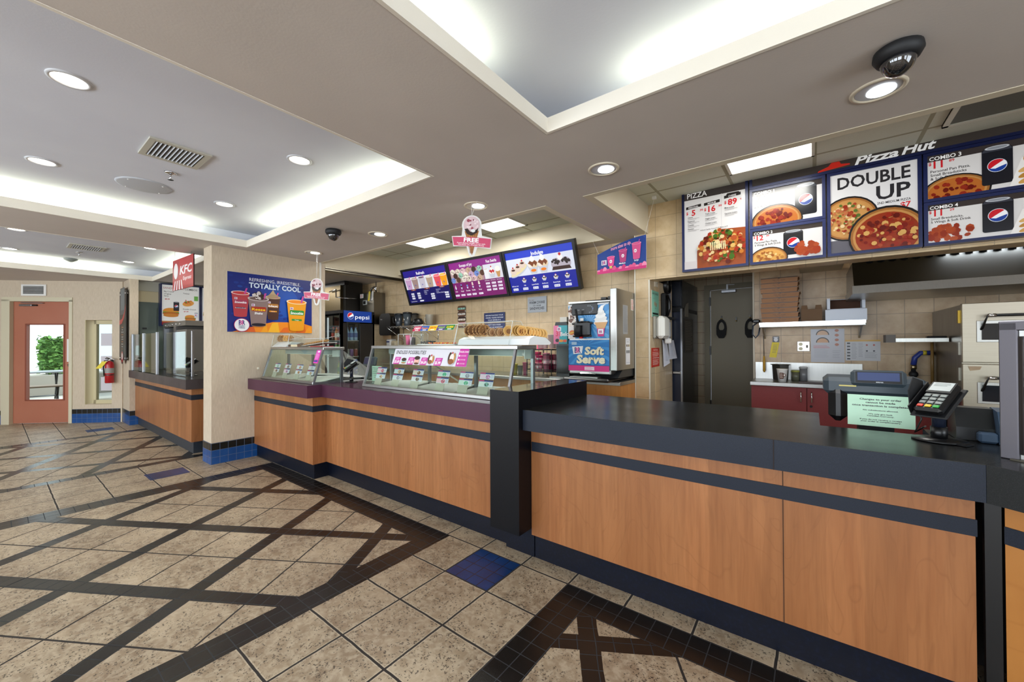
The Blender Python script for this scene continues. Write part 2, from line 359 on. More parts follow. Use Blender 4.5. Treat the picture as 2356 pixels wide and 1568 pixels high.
# ---------------------------------------------------------------- flat printed artwork
_tc={}
def tgeo(t,bold):
    k=(t,bold)
    if k in _tc: return _tc[k]
    cu=bpy.data.curves.new('t','FONT'); cu.body=t; cu.size=1; cu.resolution_u=2; cu.offset=bold
    ob=bpy.data.objects.new('t',cu); me=ob.to_mesh()
    vs=[(v.co.x,v.co.y) for v in me.vertices]; fs=[list(p.vertices) for p in me.polygons]
    ob.to_mesh_clear(); bpy.data.objects.remove(ob); bpy.data.curves.remove(cu)
    _tc[k]=(vs,fs); return _tc[k]
class Art:
    """draws flat shapes on the plane O + u*U + v*V, stacked along N"""
    def __init__(s,m,O,U,V,e=0,rough=.35):
        s.m=m; s.O=Vector(O); s.U=Vector(U); s.V=Vector(V); s.N=s.U.cross(s.V).normalized(); s.l=1; s.e=e; s.r=rough; s.clip=None
    def P(s,u,v): return s.O+s.U*u+s.V*v+s.N*(s.l*.0007)
    def M(s,c): return mat(c,s.r,0,s.e) if isinstance(c,str) else c
    clip=None
    def poly(s,pts,c):
        if s.clip:
            for ax,lim,sg in ((0,s.clip[0],1),(0,s.clip[2],-1),(1,s.clip[1],1),(1,s.clip[3],-1)):
                out=[]
                for i in range(len(pts)):
                    a,b=pts[i-1],pts[i]; da,db=(a[ax]-lim)*sg,(b[ax]-lim)*sg
                    if (da<0)!=(db<0): t=da/(da-db); out.append((a[0]+(b[0]-a[0])*t,a[1]+(b[1]-a[1])*t))
                    if db>=0: out.append(b)
                pts=out
                if len(pts)<3: return s
        s.m.add([s.P(*p) for p in pts],[list(range(len(pts)))] if s._ccw(pts) else [list(range(len(pts)))[::-1]],s.M(c)); s.l+=.25; return s
    def _ccw(s,p): return sum(p[i][0]*p[(i+1)%len(p)][1]-p[(i+1)%len(p)][0]*p[i][1] for i in range(len(p)))>0
    def rect(s,u0,v0,u1,v1,c): return s.poly([(u0,v0),(u1,v0),(u1,v1),(u0,v1)],c)
    def ell(s,u,v,a,b,c,n=20,a0=0,a1=360,rot=0):
        k=math.cos(R(rot)); q=math.sin(R(rot)); full=abs(a1-a0)>=360
        p=[(a*math.cos(R(a0+(a1-a0)*i/n)),b*math.sin(R(a0+(a1-a0)*i/n))) for i in range(n if full else n+1)]
        return s.poly([(u+x*k-y*q,v+x*q+y*k) for x,y in p],c)
    def rrect(s,u0,v0,u1,v1,r,c):
        p=[]
        for (cx,cy,a) in ((u1-r,v1-r,0),(u0+r,v1-r,90),(u0+r,v0+r,180),(u1-r,v0+r,270)):
            p+=[(cx+r*math.cos(R(a+t)),cy+r*math.sin(R(a+t))) for t in (0,30,60,90)]
        return s.poly(p,c)
    def text(s,u,v,t,h,c,al='l',bold=0,w=None,sh=0,rot=0,sx=1):
        vs,fs=tgeo(t,bold)
        if not vs: return s
        x0=min(p[0] for p in vs); x1=max(p[0] for p in vs); k=h/.7; kx=k*sx
        if w: kx=w/(x1-x0)
        off={'l':-x0,'c':-(x0+x1)/2,'r':-x1}[al]; ca,sa=math.cos(R(rot)),math.sin(R(rot))
        out=[]
        for a,b in vs:
            X=(a+off)*kx+b*k*sh; Y=b*k; out.append(s.P(u+X*ca-Y*sa,v+X*sa+Y*ca))
        s.m.add(out,fs,s.M(c)); s.l+=.25; return s
    def lines(s,u,v,w,n,dv,h,c,rag=.25):
        for i in range(n): s.rect(u,v-i*dv-h,u+w*(1-random.random()*rag),v-i*dv,c)
        return s
    def blobs(s,u,v,a,b,n,r,cols):
        for i in range(n):
            t=random.random()*6.283; q=random.random()**.5
            k=r*(.6+.8*random.random()); s.ell(u+a*q*math.cos(t),v+b*q*math.sin(t),k,k*(b/a*.5+.5),random.choice(cols),7,rot=random.random()*180)
        return s
    def pizza(s,u,v,a,b,n=26,cheese='#b3662a',tops=('#7c1f14','#8e2a1a','#64160f'),pan=True,rt=.12,q=1.8):
        if pan: s.ell(u,v,a*1.06,b*1.08,'#1b1a1c',28)
        s.ell(u,v,a,b,'#94602f',28); s.ell(u,v,a*.93,b*.92,'#b8844a',28); s.ell(u,v,a*.86,b*.84,cheese,28)
        return s.blobs(u,v,a*.76,b*.74,int(n*q),a*rt*.72,tops)
    def can(s,u,v,w,h,c='#1c1d24'):
        s.rrect(u-w/2,v,u+w/2,v+h*.93,w*.1,c); s.poly([(u-w/2,v+h*.85),(u+w/2,v+h*.85),(u+w*.4,v+h*.94),(u-w*.4,v+h*.94)],'#3a3c45')
        s.ell(u,v+h*.94,w*.4,h*.05,'#c9ccd2'); s.ell(u,v+h*.94,w*.33,h*.035,'#8c9097'); s.globe(u,v+h*.48,w*.30); return s
    def globe(s,u,v,r):
        s.ell(u,v,r*1.08,r*1.08,'#d5dbe6',24); s.ell(u,v,r,r,'#f2f3f5',24)
        s.poly([(u+r*math.cos(R(a)),v+r*math.sin(R(a))) for a in range(45,216,15)]+[(u-r*.3,v-r*.02),(u+r*.2,v+r*.35)],'#c8202c')
        s.poly([(u+r*math.cos(R(a)),v+r*math.sin(R(a))) for a in range(200,376,16)]+[(u+r*.35,v-r*.25),(u-r*.2,v-r*.5)],'#1c3f94'); return s
    def cup(s,u,v,w,h,c,top='#e9e3dc',liq=None,straw=True,sc='#c2479a'):
        s.poly([(u-w*.36,v),(u+w*.36,v),(u+w*.5,v+h*.92),(u-w*.5,v+h*.92)],c)
        s.ell(u,v,w*.36,w*.08,c); s.ell(u,v+h*.92,w*.53,w*.13,top); s.ell(u,v+h*.92,w*.45,w*.095,liq or c)
        if straw: s.poly([(u+w*.18,v+h*.9),(u+w*.28,v+h*.9),(u+w*.40,v+h*1.13),(u+w*.30,v+h*1.13)],sc)
        return s
    def br(s,u,v,h,sub=False,plate=None):
        if plate: s.rect(u-h*.9,v-h*.25,u+h*.9,v+h*1.25,plate)
        s.text(u-h*.62,v,'B',h,'#23307c','l',.03,w=h*.6); s.text(u+h*.02,v,'R',h,'#23307c','l',.03,w=h*.62)
        s.text(u-h*.42,v+h*.05,'3',h*.9,'#d23c8c','l',.03,w=h*.38); s.text(u+h*.04,v+h*.05,'1',h*.9,'#d23c8c','l',.03,w=h*.2)
        if sub: s.text(u,v-h*.42,'baskin',h*.32,'#23307c','c',.02,w=h*1.2); s.text(u,v-h*.82,'robbins',h*.32,'#23307c','c',.02,w=h*1.2)
        return s
    def scoop(s,u,v,r,c,spot=None,n=7):
        s.ell(u,v,r,r*.95,c,18)
        if spot: s.blobs(u,v,r*.75,r*.7,n,r*.13,[spot])
        return s
    def sundae(s,u,v,w,h,ice=('#efe6dc','#e9d6c0'),sauce='#3b1d12',cherry=True):
        s.poly([(u-w*.25,v),(u+w*.25,v),(u+w*.5,v+h*.45),(u-w*.5,v+h*.45)],'#c9ccd4'); s.ell(u-w*.18,v+h*.5,w*.28,h*.18,ice[0]); s.ell(u+w*.18,v+h*.5,w*.28,h*.18,ice[1])
        s.poly([(u-w*.42,v+h*.55),(u-w*.2,v+h*.7),(u,v+h*.6),(u+w*.2,v+h*.7),(u+w*.42,v+h*.55),(u+w*.25,v+h*.38),(u+w*.1,v+h*.52),(u-w*.05,v+h*.36),(u-w*.25,v+h*.5)],sauce)
        s.ell(u,v+h*.75,w*.2,h*.13,'#f4f1ee'); s.ell(u,v+h*.86,w*.12,h*.08,'#f4f1ee')
        if cherry: s.ell(u,v+h*.95,w*.09,w*.09,'#c01a20')
        return s
# ================================================================ STRUCTURE
m=M(); m.box(-17,4.2,-4.7,7.4,-.1,0,MF); struct('floor',m)
def holes(m,x0,x1,y0,y1,z0,z1,H,mt):
    xs=sorted({x0,x1,*[v for h in H for v in h[:2] if x0<v<x1]}); ys=sorted({y0,y1,*[v for h in H for v in h[2:] if y0<v<y1]})
    for a,b in zip(xs,xs[1:]):
        run=None
        for c,d in zip(ys,ys[1:]):
            inside=any(h[0]<=(a+b)/2<=h[1] and h[2]<=(c+d)/2<=h[3] for h in H)
            if inside:
                if run: m.box(a,b,run[0],run[1],z0,z1,mt); run=None
            else: run=[run[0],d] if run else [c,d]
        if run: m.box(a,b,run[0],run[1],z0,z1,mt)
HO=[TR['A'],TR['R'],TR['K'],(-5.615,-1.855,2.92,4.205),(-1.39,4.2,2.92,4.46)]
m=M(); holes(m,-9.75,4.2,-4.7,4.55,2.58,2.62,HO,MSOF); m.prism([(-16.2,-4.7),(-9.75,-4.7),(-9.75,1.95),(-9.9,1.95)],2.58,2.62,MSOF)
m.box(-9.75,-5.9,4.55,5.2,2.58,2.62,MSOF)
struct('ceiling',m)
for k,(x0,x1,y0,y1) in TR.items():
    m=M(); t=.018; L=2.66
    m.box(x0,x0+t,y0,y1,2.578,L,MLIP); m.box(x1-t,x1,y0,y1,2.578,L,MLIP); m.box(x0+t,x1-t,y0,y0+t,2.578,L,MLIP); m.box(x0+t,x1-t,y1-t,y1,2.578,L,MLIP)
    struct('trim_%d'%('ARK'.index(k)+1),m)
    e=.24; m=M(); m.box(x0-e,x1+e,y0-e,y1+e,2.80,2.84,MTRAY)
    m.box(x0-e-.03,x0-e,y0-e,y1+e,2.62,2.8,MTRAY); m.box(x1+e,x1+e+.03,y0-e,y1+e,2.62,2.8,MTRAY)
    m.box(x0-e,x1+e,y0-e-.03,y0-e,2.62,2.8,MTRAY); m.box(x0-e,x1+e,y1+e,y1+e+.03,2.62,2.8,MTRAY); struct('ceiling_tray',m)
m=M(); m.box(-5.7,-1.8,2.86,4.3,2.85,2.9,MCT); struct('ceiling_recess',m)
m=M(); m.box(-5.68,-1.8,4.202,4.26,2.577,2.86,MCRM); m.box(-1.858,-1.80,2.923,4.202,2.577,2.86,MCRM); m.box(-5.68,-5.612,2.923,4.202,2.577,2.86,MCRM); m.box(-5.68,-1.8,2.86,2.923,2.577,2.86,MCRM); struct('trim_4',m)
m=M(); m.box(-1.45,4.2,2.86,4.5,2.88,2.93,MCK); struct('ceiling_kitchen',m)
m=M(); m.box(-1.45,-1.387,2.923,4.257,2.577,2.9,MCRM); m.box(-1.45,4.2,2.86,2.923,2.577,2.9,MCRM); struct('trim_5',m)
m=M(); m.box(-2.1,4.2,4.46,7.4,2.45,2.5,MCRM); struct('ceiling_cooking',m)
# header over the opening towards the drinks area + shutter track
m=M(); m.box(-5.9,-5.61,2.932,4.448,2.532,2.576,MCRM); struct('trim_6',m)
m=M()
for a,b in ((2.485,2.497),(2.515,2.53)): m.box(-5.66,-5.61,2.93,4.45,a,b,MSSD)
m.box(-5.655,-5.645,2.93,4.45,2.49,2.53,MSSD); m.box(-5.89,-5.66,2.93,4.45,2.50,2.53,MCRM)
m.build('shutter_track',label='metal roller shutter track under the header left of the menu screens',cat='track')
# walls
m=M(); m.box(-5.90,-5.615,1.571,2.93,.25,2.58,MWP); struct('wall_pillar',m)
m=M(); m.box(-5.905,-5.612,1.566,2.06,0,.25,MBT); struct('baseboard_pillar',m)
m=M(); m.box(-5.614,-5.606,2.848,2.872,.985,2.58,mat('#d8d6cf',.5)); struct('trim_7',m)
m=M(); m.box(-10.6,-9.572,1.487,1.60,.25,2.58,MWP); struct('wall_corner',m)
m=M(); m.box(-10.6,-9.567,1.482,1.605,0,.25,MBT); struct('baseboard_corner',m)
m=M(); GP=mat('#5a665f',.6); m.box(-9.9,-9.75,1.6,5.2,0,2.2,GP); m.box(-9.9,-9.745,1.6,5.2,2.2,2.4,mat('#cfc29e',.7)); m.box(-9.9,-9.73,1.6,5.2,2.4,2.6,mat('#b5b3a4',.7)); struct('wall_west',m)
m=M(); m.box(-9.9,-1.38,4.45,4.6,0,2.6,MBR); struct('wall_back',m)
m=M(); m.box(-1.534,-1.383,4.26,5.12,0,2.1,MHDY); m.box(-1.534,-1.385,4.258,4.262,0,2.1,MHD); m.box(-1.536,4.2,4.26,4.46,2.083,2.9,MHD); struct('wall_header',m)
m=M(); m.box(-1.390,-1.376,4.255,4.266,0,2.083,mat('#e2dac8',.5)); m.box(-1.541,-1.53,4.255,4.262,0,2.58,mat('#e2dac8',.5)); struct('trim_8',m)
m=M(); m.box(-.55,4.2,5.54,5.7,0,2.46,MKI); m.box(-.55,-.40,5.7,7.0,0,2.46,MKI); struct('wall_kitchen',m)
m=M(); m.box(-.562,-.545,5.53,5.545,0,2.45,mat('#cdc3b0',.5)); struct('trim_9',m)
m=M(); holes(m,-2.2,-.4,-1,2.46,6.1,6.2,[(-1.13,-.42,-1,2.14)],MHL)
# (rotate the sheet upright: built flat in x/y, stood up here)
m.v=[Vector((v.x,6.1+(v.z-6.1),v.y)) for v in m.v]; m.f=[f[::-1] for f in m.f]
struct('wall_hall',m)
m=M(); m.box(-2.2,-2.05,4.5,6.2,0,2.46,MHL); struct('wall_hall_side',m)
m=M(); DG=mat('#6d6654',.6); m.box(-1.20,-1.13,6.06,6.12,0,2.21,DG); m.box(-1.13,-.42,6.06,6.12,2.14,2.21,DG); m.box(-1.122,-.43,6.085,6.13,.005,2.135,mat('#7c7461',.55)); d1=struct('door_1',m)
m=M()
for z in (.55,1.3,1.98): m.box(-1.137,-1.118,6.055,6.086,z-.06,z+.06,MBK)
m.build('hinge',d1)
m=M(); m.box(-.985,-.805,6.045,6.085,2.085,2.125,MAL,.006); m.box(-.92,-.90,6.04,6.06,2.125,2.20,MAL); m.bar((-.91,6.045,2.195),(-.81,6.07,2.19),.012,.01,MAL); m.build('door_closer',d1)
# storefront wall and right-hand wall with window openings
def sidewall(name,axis,at,lo,hi,op,zt=2.62):
    m=M(); cuts=sorted(op); p=lo
    for a,b in cuts+[(hi,hi)]:
        if axis=='x': m.box(p,a,at-.12,at,0,zt,MWP)
        else: m.box(at,at+.12,p,a,0,zt,MWP)
        if b>a:
            for z0,z1 in ((0,.5),(2.45,zt)):
                if axis=='x': m.box(a,b,at-.12,at,z0,z1,MWP)
                else: m.box(at,at+.12,a,b,z0,z1,MWP)
            for q in (a,(a+b)/2,b):
                if axis=='x': m.box(q-.03,q+.03,at-.09,at-.03,.5,2.45,MAL)
                else: m.box(at+.03,at+.09,q-.03,q+.03,.5,2.45,MAL)
        p=b
    struct(name,m)
sidewall('wall_front','x',-4.5,-16.2,4.2,[(-9.5,-7.1),(-6.5,-4.1),(-3.5,-1.1),(-.5,1.9)])
sidewall('wall_right','y',4.0,-4.6,7.4,[(-3.7,-1.5),(-.7,1.5)])
# diagonal entrance wall (own frame: x along the wall, y behind it)
DX=Vector((.72308,.69076,0)); DB=Vector((-.69076,.72308,0))
DM=Matrix(((DX.x,DB.x,0,-11.427),(DX.y,DB.y,0,.233),(0,0,1,0),(0,0,0,1)))
def dm(): q=M(); q.x=DM; return q
m=dm(); z=2.60
m.box(-7,-.09,0,.2,0,z,MWP); m.box(-.09,.95,0,.2,2.235,z,MWP); m.box(.95,1.18,0,.2,0,z,MWP); m.box(1.18,1.625,0,.2,0,.332,MWP); m.box(1.18,1.625,0,.2,1.872,z,MWP); m.box(1.625,1.80,0,.2,0,z,MWP)
struct('wall_left',m)
m=dm(); m.box(.98,1.772,-.006,.02,0,.25,MBT); m.box(-7,-.14,-.006,.02,0,.25,MBT); struct('baseboard_left',m)
CF=mat('#cfc7ac',.5); m=dm(); m.box(-.15,-.02,-.012,.10,0,2.235,CF); m.box(.925,.98,-.012,.10,0,2.235,CF); m.box(-.15,.98,-.012,.10,2.205,2.28,CF); m.box(-.135,-.02,.10,.16,0,2.235,mat('#b3a67c',.6)); struct('trim_10',m)
MDO=paint('door_red_wood','#a8654d','#b17158',.4)
m=dm(); a,b,c,d=.185,.80,.42,1.795
m.box(-.018,a,.05,.095,.008,2.203,MDO); m.box(b,.922,.05,.095,.008,2.203,MDO); m.box(a,b,.05,.095,.008,c,MDO); m.box(a,b,.05,.095,d,2.203,MDO); dr=struct('door_2',m)
m=dm(); DK=mat('#8a4630',.5)
for q in ((a-.012,a+.012,c-.01,d+.01),(b-.012,b+.012,c-.01,d+.01),(a,b,c-.012,c+.01),(a,b,d-.01,d+.012)): m.box(q[0],q[1],.042,.10,q[2],q[3],DK)
m.build('glazing_bead',dr); m=dm(); m.box(a,b,.068,.074,c,d,MGL); m.build('glass_pane',dr)
m=dm(); m.box(.10,.30,.01,.05,2.12,2.155,MAL,.005); m.box(.30,.37,.02,.05,2.125,2.15,MBK); m.bar((.12,.03,2.185),(.48,.02,2.175),.02,.012,MAL); m.build('door_closer',dr)
m=dm(); m.box(.845,.918,.046,.05,1.11,1.525,MWH); m.build('push_plate',dr); m=dm(); m.lathe((.887,.05,1.05),[(.028,0),(.028,.012),(.018,.02)],MCH,16,ax='y'); m.build('lock_cylinder',dr)
m=dm(); WF=mat('#c8bd97',.6); m.box(1.18,1.19,.0,.2,.332,1.872,WF)
for q in ((1.25,1.29,.332,1.872),(1.60,1.625,.332,1.872),(1.25,1.625,.332,.40),(1.25,1.625,1.80,1.872)): m.box(q[0],q[1],.09,.15,q[2],q[3],WF)
wn_=struct('window_1',m); m=dm(); m.box(1.29,1.60,.115,.121,.40,1.80,MGT); m.build('window_pane',wn_)
for i,(z0,z1,w) in enumerate(((1.40,1.63,'top'),(.94,1.21,'middle'),(.57,.82,'bottom'))):
    m=dm(); m.box(1.355,1.60,.107,.111,z0,z1,mat('#cfcbd2',.6)); m.build('paper_sheet',label='blank white sheet taped to the narrow window, %s one of three'%w,cat='paper',group='sheets on the narrow window')
m=dm(); m.box(.162,.562,-.02,.0,2.305,2.51,MWH,.006); v=m.build('wall_vent',label='white louvred wall vent above the red wooden door',cat='vent'); m=dm()
m.box(.20,.525,-.022,-.019,2.335,2.48,MBK)
m.build('vent_opening',v,origin=None)
m=dm()
for i in range(7): m.box(.20,.525,-.027,-.021,2.34+i*.021,2.347+i*.021,mat('#cfd0cc',.5))
m.build('louvre',v)
# outside the door: paving, hedge, low wall, benches
m=M(); m.prism([(-30,-16),(-16.0,-4.6),(-9.9,1.85),(-9.9,12),(-30,12)],-.06,-.005,paint('paving','#b8ada2','#c4bab0',.8)); struct('ground_outside',m)
# ---------------------------------------------------------------- counters
def counter(name,label,poly_w,poly_t,poly_k,zt,mt,mts,wood_m,seams=(),back=2.90):
    o=thing(name,label,'counter',(sum(p[0] for p in poly_t)/len(poly_t),sum(p[1] for p in poly_t)/len(poly_t),0))
    f,t0,t1=zt
    m=M(); m.prism(poly_w,.16,f,wood_m); m.build('wood_panel',o)
    m=M(); m.prism(poly_k,0,.16,MKT); m.build('kick_plate',o)
    def off(P,d): return P
    m=M(); m.prism([(x+(.004 if e else 0),y-.004) for (x,y),e in zip(poly_w,[1]*len(poly_w))],t0,t1,MNAV); m.build('accent_stripe',o)
    m=M(); m.prism(poly_t,f,f+.128,mt); m.prism(poly_t,f+.128,f+.13,mts); m.build('worktop',o)
    for (x,y,z0,z1) in seams:
        m=M(); m.box(x-.0012,x+.0012,y-.0015,y+.001,z0,z1,mat('#2b1a12',.8)); m.build('panel_seam',o)
    return o
B=2.93
counter('ice_cream_counter','purple-topped stepped wood counter carrying the ice cream display cases',[(-5.614,2.02),(-4.12,2.02),(-4.12,2.165),(-1.705,2.165),(-1.705,B),(-5.614,B)],
    [(-5.614,1.947),(-4.088,1.947),(-4.088,2.095),(-1.702,2.095),(-1.702,B),(-5.614,B)],[(-5.61,2.05),(-4.15,2.05),(-4.15,2.202),(-1.705,2.202),(-1.705,B),(-5.61,B)],(.855,.705,.765),MPUR,MPT,MW)
pc=counter('order_counter','long black-topped wood service counter in the right foreground',[(-1.463,2.135),(.462,2.135),(.462,2.5),(.0,2.5),(.0,2.9),(-1.463,2.9)],
    [(-1.463,2.04),(.467,2.04),(.93,2.70),(.42,2.70),(.42,2.525),(.03,2.525),(.03,2.975),(-1.463,2.975)],[(-1.459,2.17),(.48,2.17),(.48,2.5),(.0,2.5),(0,2.9),(-1.459,2.9)],(.855,.705,.765),MNAV,MTOP,MW,[(-.108,2.133,.16,.705),(-.108,2.133,.765,.855),(-.135,2.0385,.855,.985)])
m=M(); m.box(-1.70,-1.465,2.0,2.175,.20,1.10,MBK if False else speckle('divider_laminate','#06070c','#0e1018',.38,80,.4,.25)); dm_=m.mats[0]; m.box(-1.70,-1.465,2.175,2.94,0,1.10,dm_)
dv=thing('counter_divider','tall narrow black divider standing between the purple and black counters','divider',(-1.58,2.4,0)); m.build('body',dv)
m=M(); m.box(-1.70,-1.465,2.0,2.94,1.10,1.1015,mat('#2a2018',.12,0,0,.6,.4)); m.build('top',dv); m=M(); m.box(-1.70,-1.466,2.168,2.174,0,.2,MKT); m.build('kick_plate',dv)
# angled counter on the far right
AM=Matrix.Translation((.468,2.04,0))@Matrix.Rotation(R(-35),4,'Z')
def am(): q=M(); q.x=AM; return q
ac=thing('angled_counter','black-topped wood counter turning off at the right edge, under the glass guard','counter',(.9,2.1,0))
m=am(); m.prism([(.0,0),(1.6,0),(1.6,.88),(.0,.80)],.855,.983,MBLK); m.prism([(.0,0),(1.6,0),(1.6,.88),(.0,.80)],.983,.985,MTOP); m.build('worktop',ac)
m=am(); m.box(.004,1.6,.095,.80,.16,.855,MW2); m.build('wood_panel',ac); m=am(); m.box(.004,1.6,.091,.1,.705,.765,MNAV); m.build('accent_stripe',ac)
m=am(); m.box(.03,1.6,.13,.80,0,.16,MKT); m.build('kick_plate',ac)
m=M(); m.prism([(.484,2.137),(.520,2.122),(.52,2.16),(.484,2.16)],0,.855,MBK); m.build('corner_post',ac)
# counter in front of the fried chicken kitchen
kc=thing('carryout_counter','brown-topped wood counter in front of the far left kitchen','counter',(-7.9,1.9,0))
m=M(); m.prism([(-9.565,1.56),(-6.33,1.56),(-6.33,2.6),(-9.565,2.6)],.16,.845,MW); m.build('wood_panel',kc)
m=M(); m.prism([(-9.565,1.556),(-6.326,1.556),(-6.326,2.6),(-9.565,2.6)],.70,.765,MNAV); m.build('accent_stripe',kc)
m=M(); m.prism([(-9.57,1.60),(-6.40,1.60),(-6.40,2.6),(-9.57,2.6)],0,.16,mat('#2b323c',.4)); m.build('kick_plate',kc)
m=M(); m.prism([(-9.6,1.48),(-6.235,1.48),(-6.235,2.6),(-9.6,2.6)],.845,.968,MBRN); m.prism([(-9.6,1.48),(-6.235,1.48),(-6.235,2.6),(-9.6,2.6)],.968,.97,mat('#332f2b',.25)); m.build('worktop',kc)
# ---------------------------------------------------------------- ceiling fittings
def downlight(x,y,z,label,group,r=.07,kind='cove',e=14):
    o=thing('recessed_downlight',label,'ceiling light',(x,y,z),group)
    m=M(); ring=mat('#d9cdb6' if kind!='cove' else '#d4d6da',.4); vs=[]
    m.lathe((x,y,z),[(r+.016,.001),(r+.014,-.006),(r,-.008),(r-.004,.001)],ring,28,cap=False); m.build('trim_ring',o)
    m=M()
    if kind=='cove':
        m.lathe((x,y,z),[(r-.004,-.002),(r*.5,.0),(.001,.0)][::-1],mat('#fff4e2',.4,0,9),24,cap=False); m.build('lens',o)
    else:
        m.lathe((x,y,z),[(r-.004,-.003),(r-.012,-.0035),(r*.72,-.0028),(.002,-.0028)],mat('#dfe3e8',.3,.6),24,cap=False); m.build('reflector',o)
        m=M(); m.lathe((x+.012,y+.012,z),[(r*.60,-.006),(.001,-.006)],mat('#eef2f5',.3,0,5),20,cap=False); m.build('lamp',o)
        for a in range(0):pass
    light('SPOT','downlight_beam',(x,y,z-.03),e,.06,angle=R(120),col=(1,.93,.84) if kind=='cove' else (.97,.99,1),blend=.8)
    return o
for (x,y,l) in ((-3.10,.247,'near left'),(-4.64,.233,'far left'),(-3.08,1.41,'near right'),(-4.63,1.40,'far right')):
    downlight(x,y,2.80,'round lit downlight in the main blue-grey ceiling tray, %s of its four'%l,'downlights in the main ceiling tray',e=9)
for (x,y,l) in ((-9.15,.166,'back left'),(-7.55,1.385,'front right'),(-9.09,1.395,'back right'),(-7.58,.186,'partly behind the beam, front left')):
    downlight(x,y,2.80,'round lit downlight in the far tray, %s of four'%l,'downlights in the far ceiling tray',e=9)
for (x,l) in ((-5.073,'above the left hanging cone sign'),(-3.683,'beside the small dome camera'),(-2.271,'above the middle hanging cone sign'),(-1.112,'in front of the drop ceiling corner'),(.256,'beside the large dome camera at right')):
    downlight(x,2.50,2.58,'round mirrored downlight in the beige soffit %s'%l,'downlights in the soffit',.088,'soffit',e=14)
def camdome(x,y,s,label):
    o=thing('dome_camera',label,'security camera',(x,y,2.58))
    m=M(); m.lathe((x,y,2.58),[(.062*s,0),(.075*s,-.008*s),(.078*s,-.03*s),(.066*s,-.052*s),(.055*s,-.055*s)],MBKM,28); m.build('housing',o)
    m=M(); m.ball((x,y,2.58-.05*s),.056*s,mat('#17171a',.05,0,0,.9,1),20,-90,0,1.15); m.build('dome',o); return o
camdome(.284,2.19,1.0,'large black dome camera on the soffit at upper right'); camdome(-3.90,2.123,1.0,'small black dome camera on the soffit left of centre')
def cvent(x0,x1,y0,y1,label,n=12):
    z=2.80; o=thing('ceiling_vent',label,'vent',((x0+x1)/2,(y0+y1)/2,z)); fr=mat('#c3c0b2',.5); w=.035
    m=M(); m.box(x0,x1,y0,y0+w,z-.012,z,fr); m.box(x0,x1,y1-w,y1,z-.012,z,fr); m.box(x0,x0+w,y0+w,y1-w,z-.012,z,fr); m.box(x1-w,x1,y0+w,y1-w,z-.012,z,fr); m.build('frame',o)
    m=M(); m.box(x0+w,x1-w,y0+w,y1-w,z-.003,z-.001,MBK); m.build('duct_opening',o)
    m=M(); q=(y1-y0-2*w)/n
    for i in range(n): m.slab((x0+w,y0+w+q*(i+.25),z-.003),(x1-w,y0+w+q*(i+.25),z-.003),(x1-w,y0+w+q*(i+.55),z-.014),(x0+w,y0+w+q*(i+.55),z-.014),.001,mat('#c9ccd2',.5))
    m.build('louvre',o)
cvent(-3.87,-3.51,.64,.985,'white louvred ceiling vent in the main blue-grey tray'); cvent(-8.39,-8.02,.65,1.0,'white louvred ceiling vent in the far tray')
def sprink(x,y,label):
    o=thing('sprinkler_head',label,'sprinkler',(x,y,2.8)); m=M(); m.lathe((x,y,2.8),[(.042,0),(.036,-.01),(.012,-.014)],MCH,18); m.build('escutcheon',o)
    m=M(); m.cyl((x,y,2.74),.007,.05,MCH,8); m.bar((x-.014,y,2.75),(x-.014,y,2.79),.004,.004,MCH); m.bar((x+.014,y,2.75),(x+.014,y,2.79),.004,.004,MCH); m.cyl((x,y,2.74),.02,.003,MCH,12); m.build('nozzle',o)
sprink(-4.13,.88,'chrome sprinkler head beside the vent in the main tray'); sprink(-8.71,.80,'chrome sprinkler head beside the vent in the far tray')
m=M(); m.lathe((-4.64,.81,2.8),[(.185,0),(.183,-.006),(.17,-.009),(.004,-.009)],mat('#c2c5cb',.6),36); o=m.build('ceiling_speaker',label='flat round white speaker grille in the main ceiling tray',cat='speaker')
for a in (40,130,220,310): m=M(); m.ball((-4.64+.155*math.cos(R(a)),.81+.155*math.sin(R(a)),2.79),.006,MWH,8); m.build('screw',o)
m=M(); m.lathe((-9.48,.78,2.8),[(.08,0),(.078,-.02),(.05,-.04),(.02,-.055)],mat('#8f9590',.5),20); m.build('smoke_detector',label='round grey smoke detector in the far ceiling tray',cat='smoke detector')
def troffer(x0,x1,y0,y1,z,label,e,grp=None):
    o=thing('light_panel',label,'ceiling light',((x0+x1)/2,(y0+y1)/2,z),grp)
    m=M(); w=.02; fr=mat('#d8d8cc',.5)
    m.box(x0,x1,y0,y0+w,z-.012,z+.002,fr); m.box(x0,x1,y1-w,y1,z-.012,z+.002,fr); m.box(x0,x0+w,y0,y1,z-.012,z+.002,fr); m.box(x1-w,x1,y0,y1,z-.012,z+.002,fr); m.build('frame',o)
    m=M(); m.box(x0+w,x1-w,y0+w,y1-w,z-.008,z-.003,mat('#fdfdf6',.5,0,e)); m.build('diffuser',o)
    if grp=='S':
        for k_ in ('label','category','group'): del o[k_]
        o['kind']='structure'
troffer(-4.62,-4.04,3.35,3.94,2.85,'square lit ceiling panel above the left menu screen',5,'lit panels above the ice cream menu'); troffer(-3.28,-2.74,3.35,3.94,2.85,'square lit ceiling panel above the right menu screen',5,'lit panels above the ice cream menu')
troffer(-.56,.03,3.30,3.92,2.88,'lit ceiling panel above the pizza menu boards',5)
light('AREA','panel_light',(-4.33,3.64,2.82),11,.5,.5,(1,.99,.93)); light('AREA','panel_light',(-3.0,3.64,2.82),11,.5,.5,(1,.99,.93)); light('AREA','panel_light',(-.27,3.6,2.85),13,.5,.5,(1,.99,.93))
troffer(.9,1.5,4.7,5.3,2.45,'added unseen ceiling light brightening the cooking area',4,'S'); light('AREA','panel_light',(1.2,5.0,2.42),10,.5,.5,(1,.99,.95))  # panel and lamp added out of view to light the cooking area
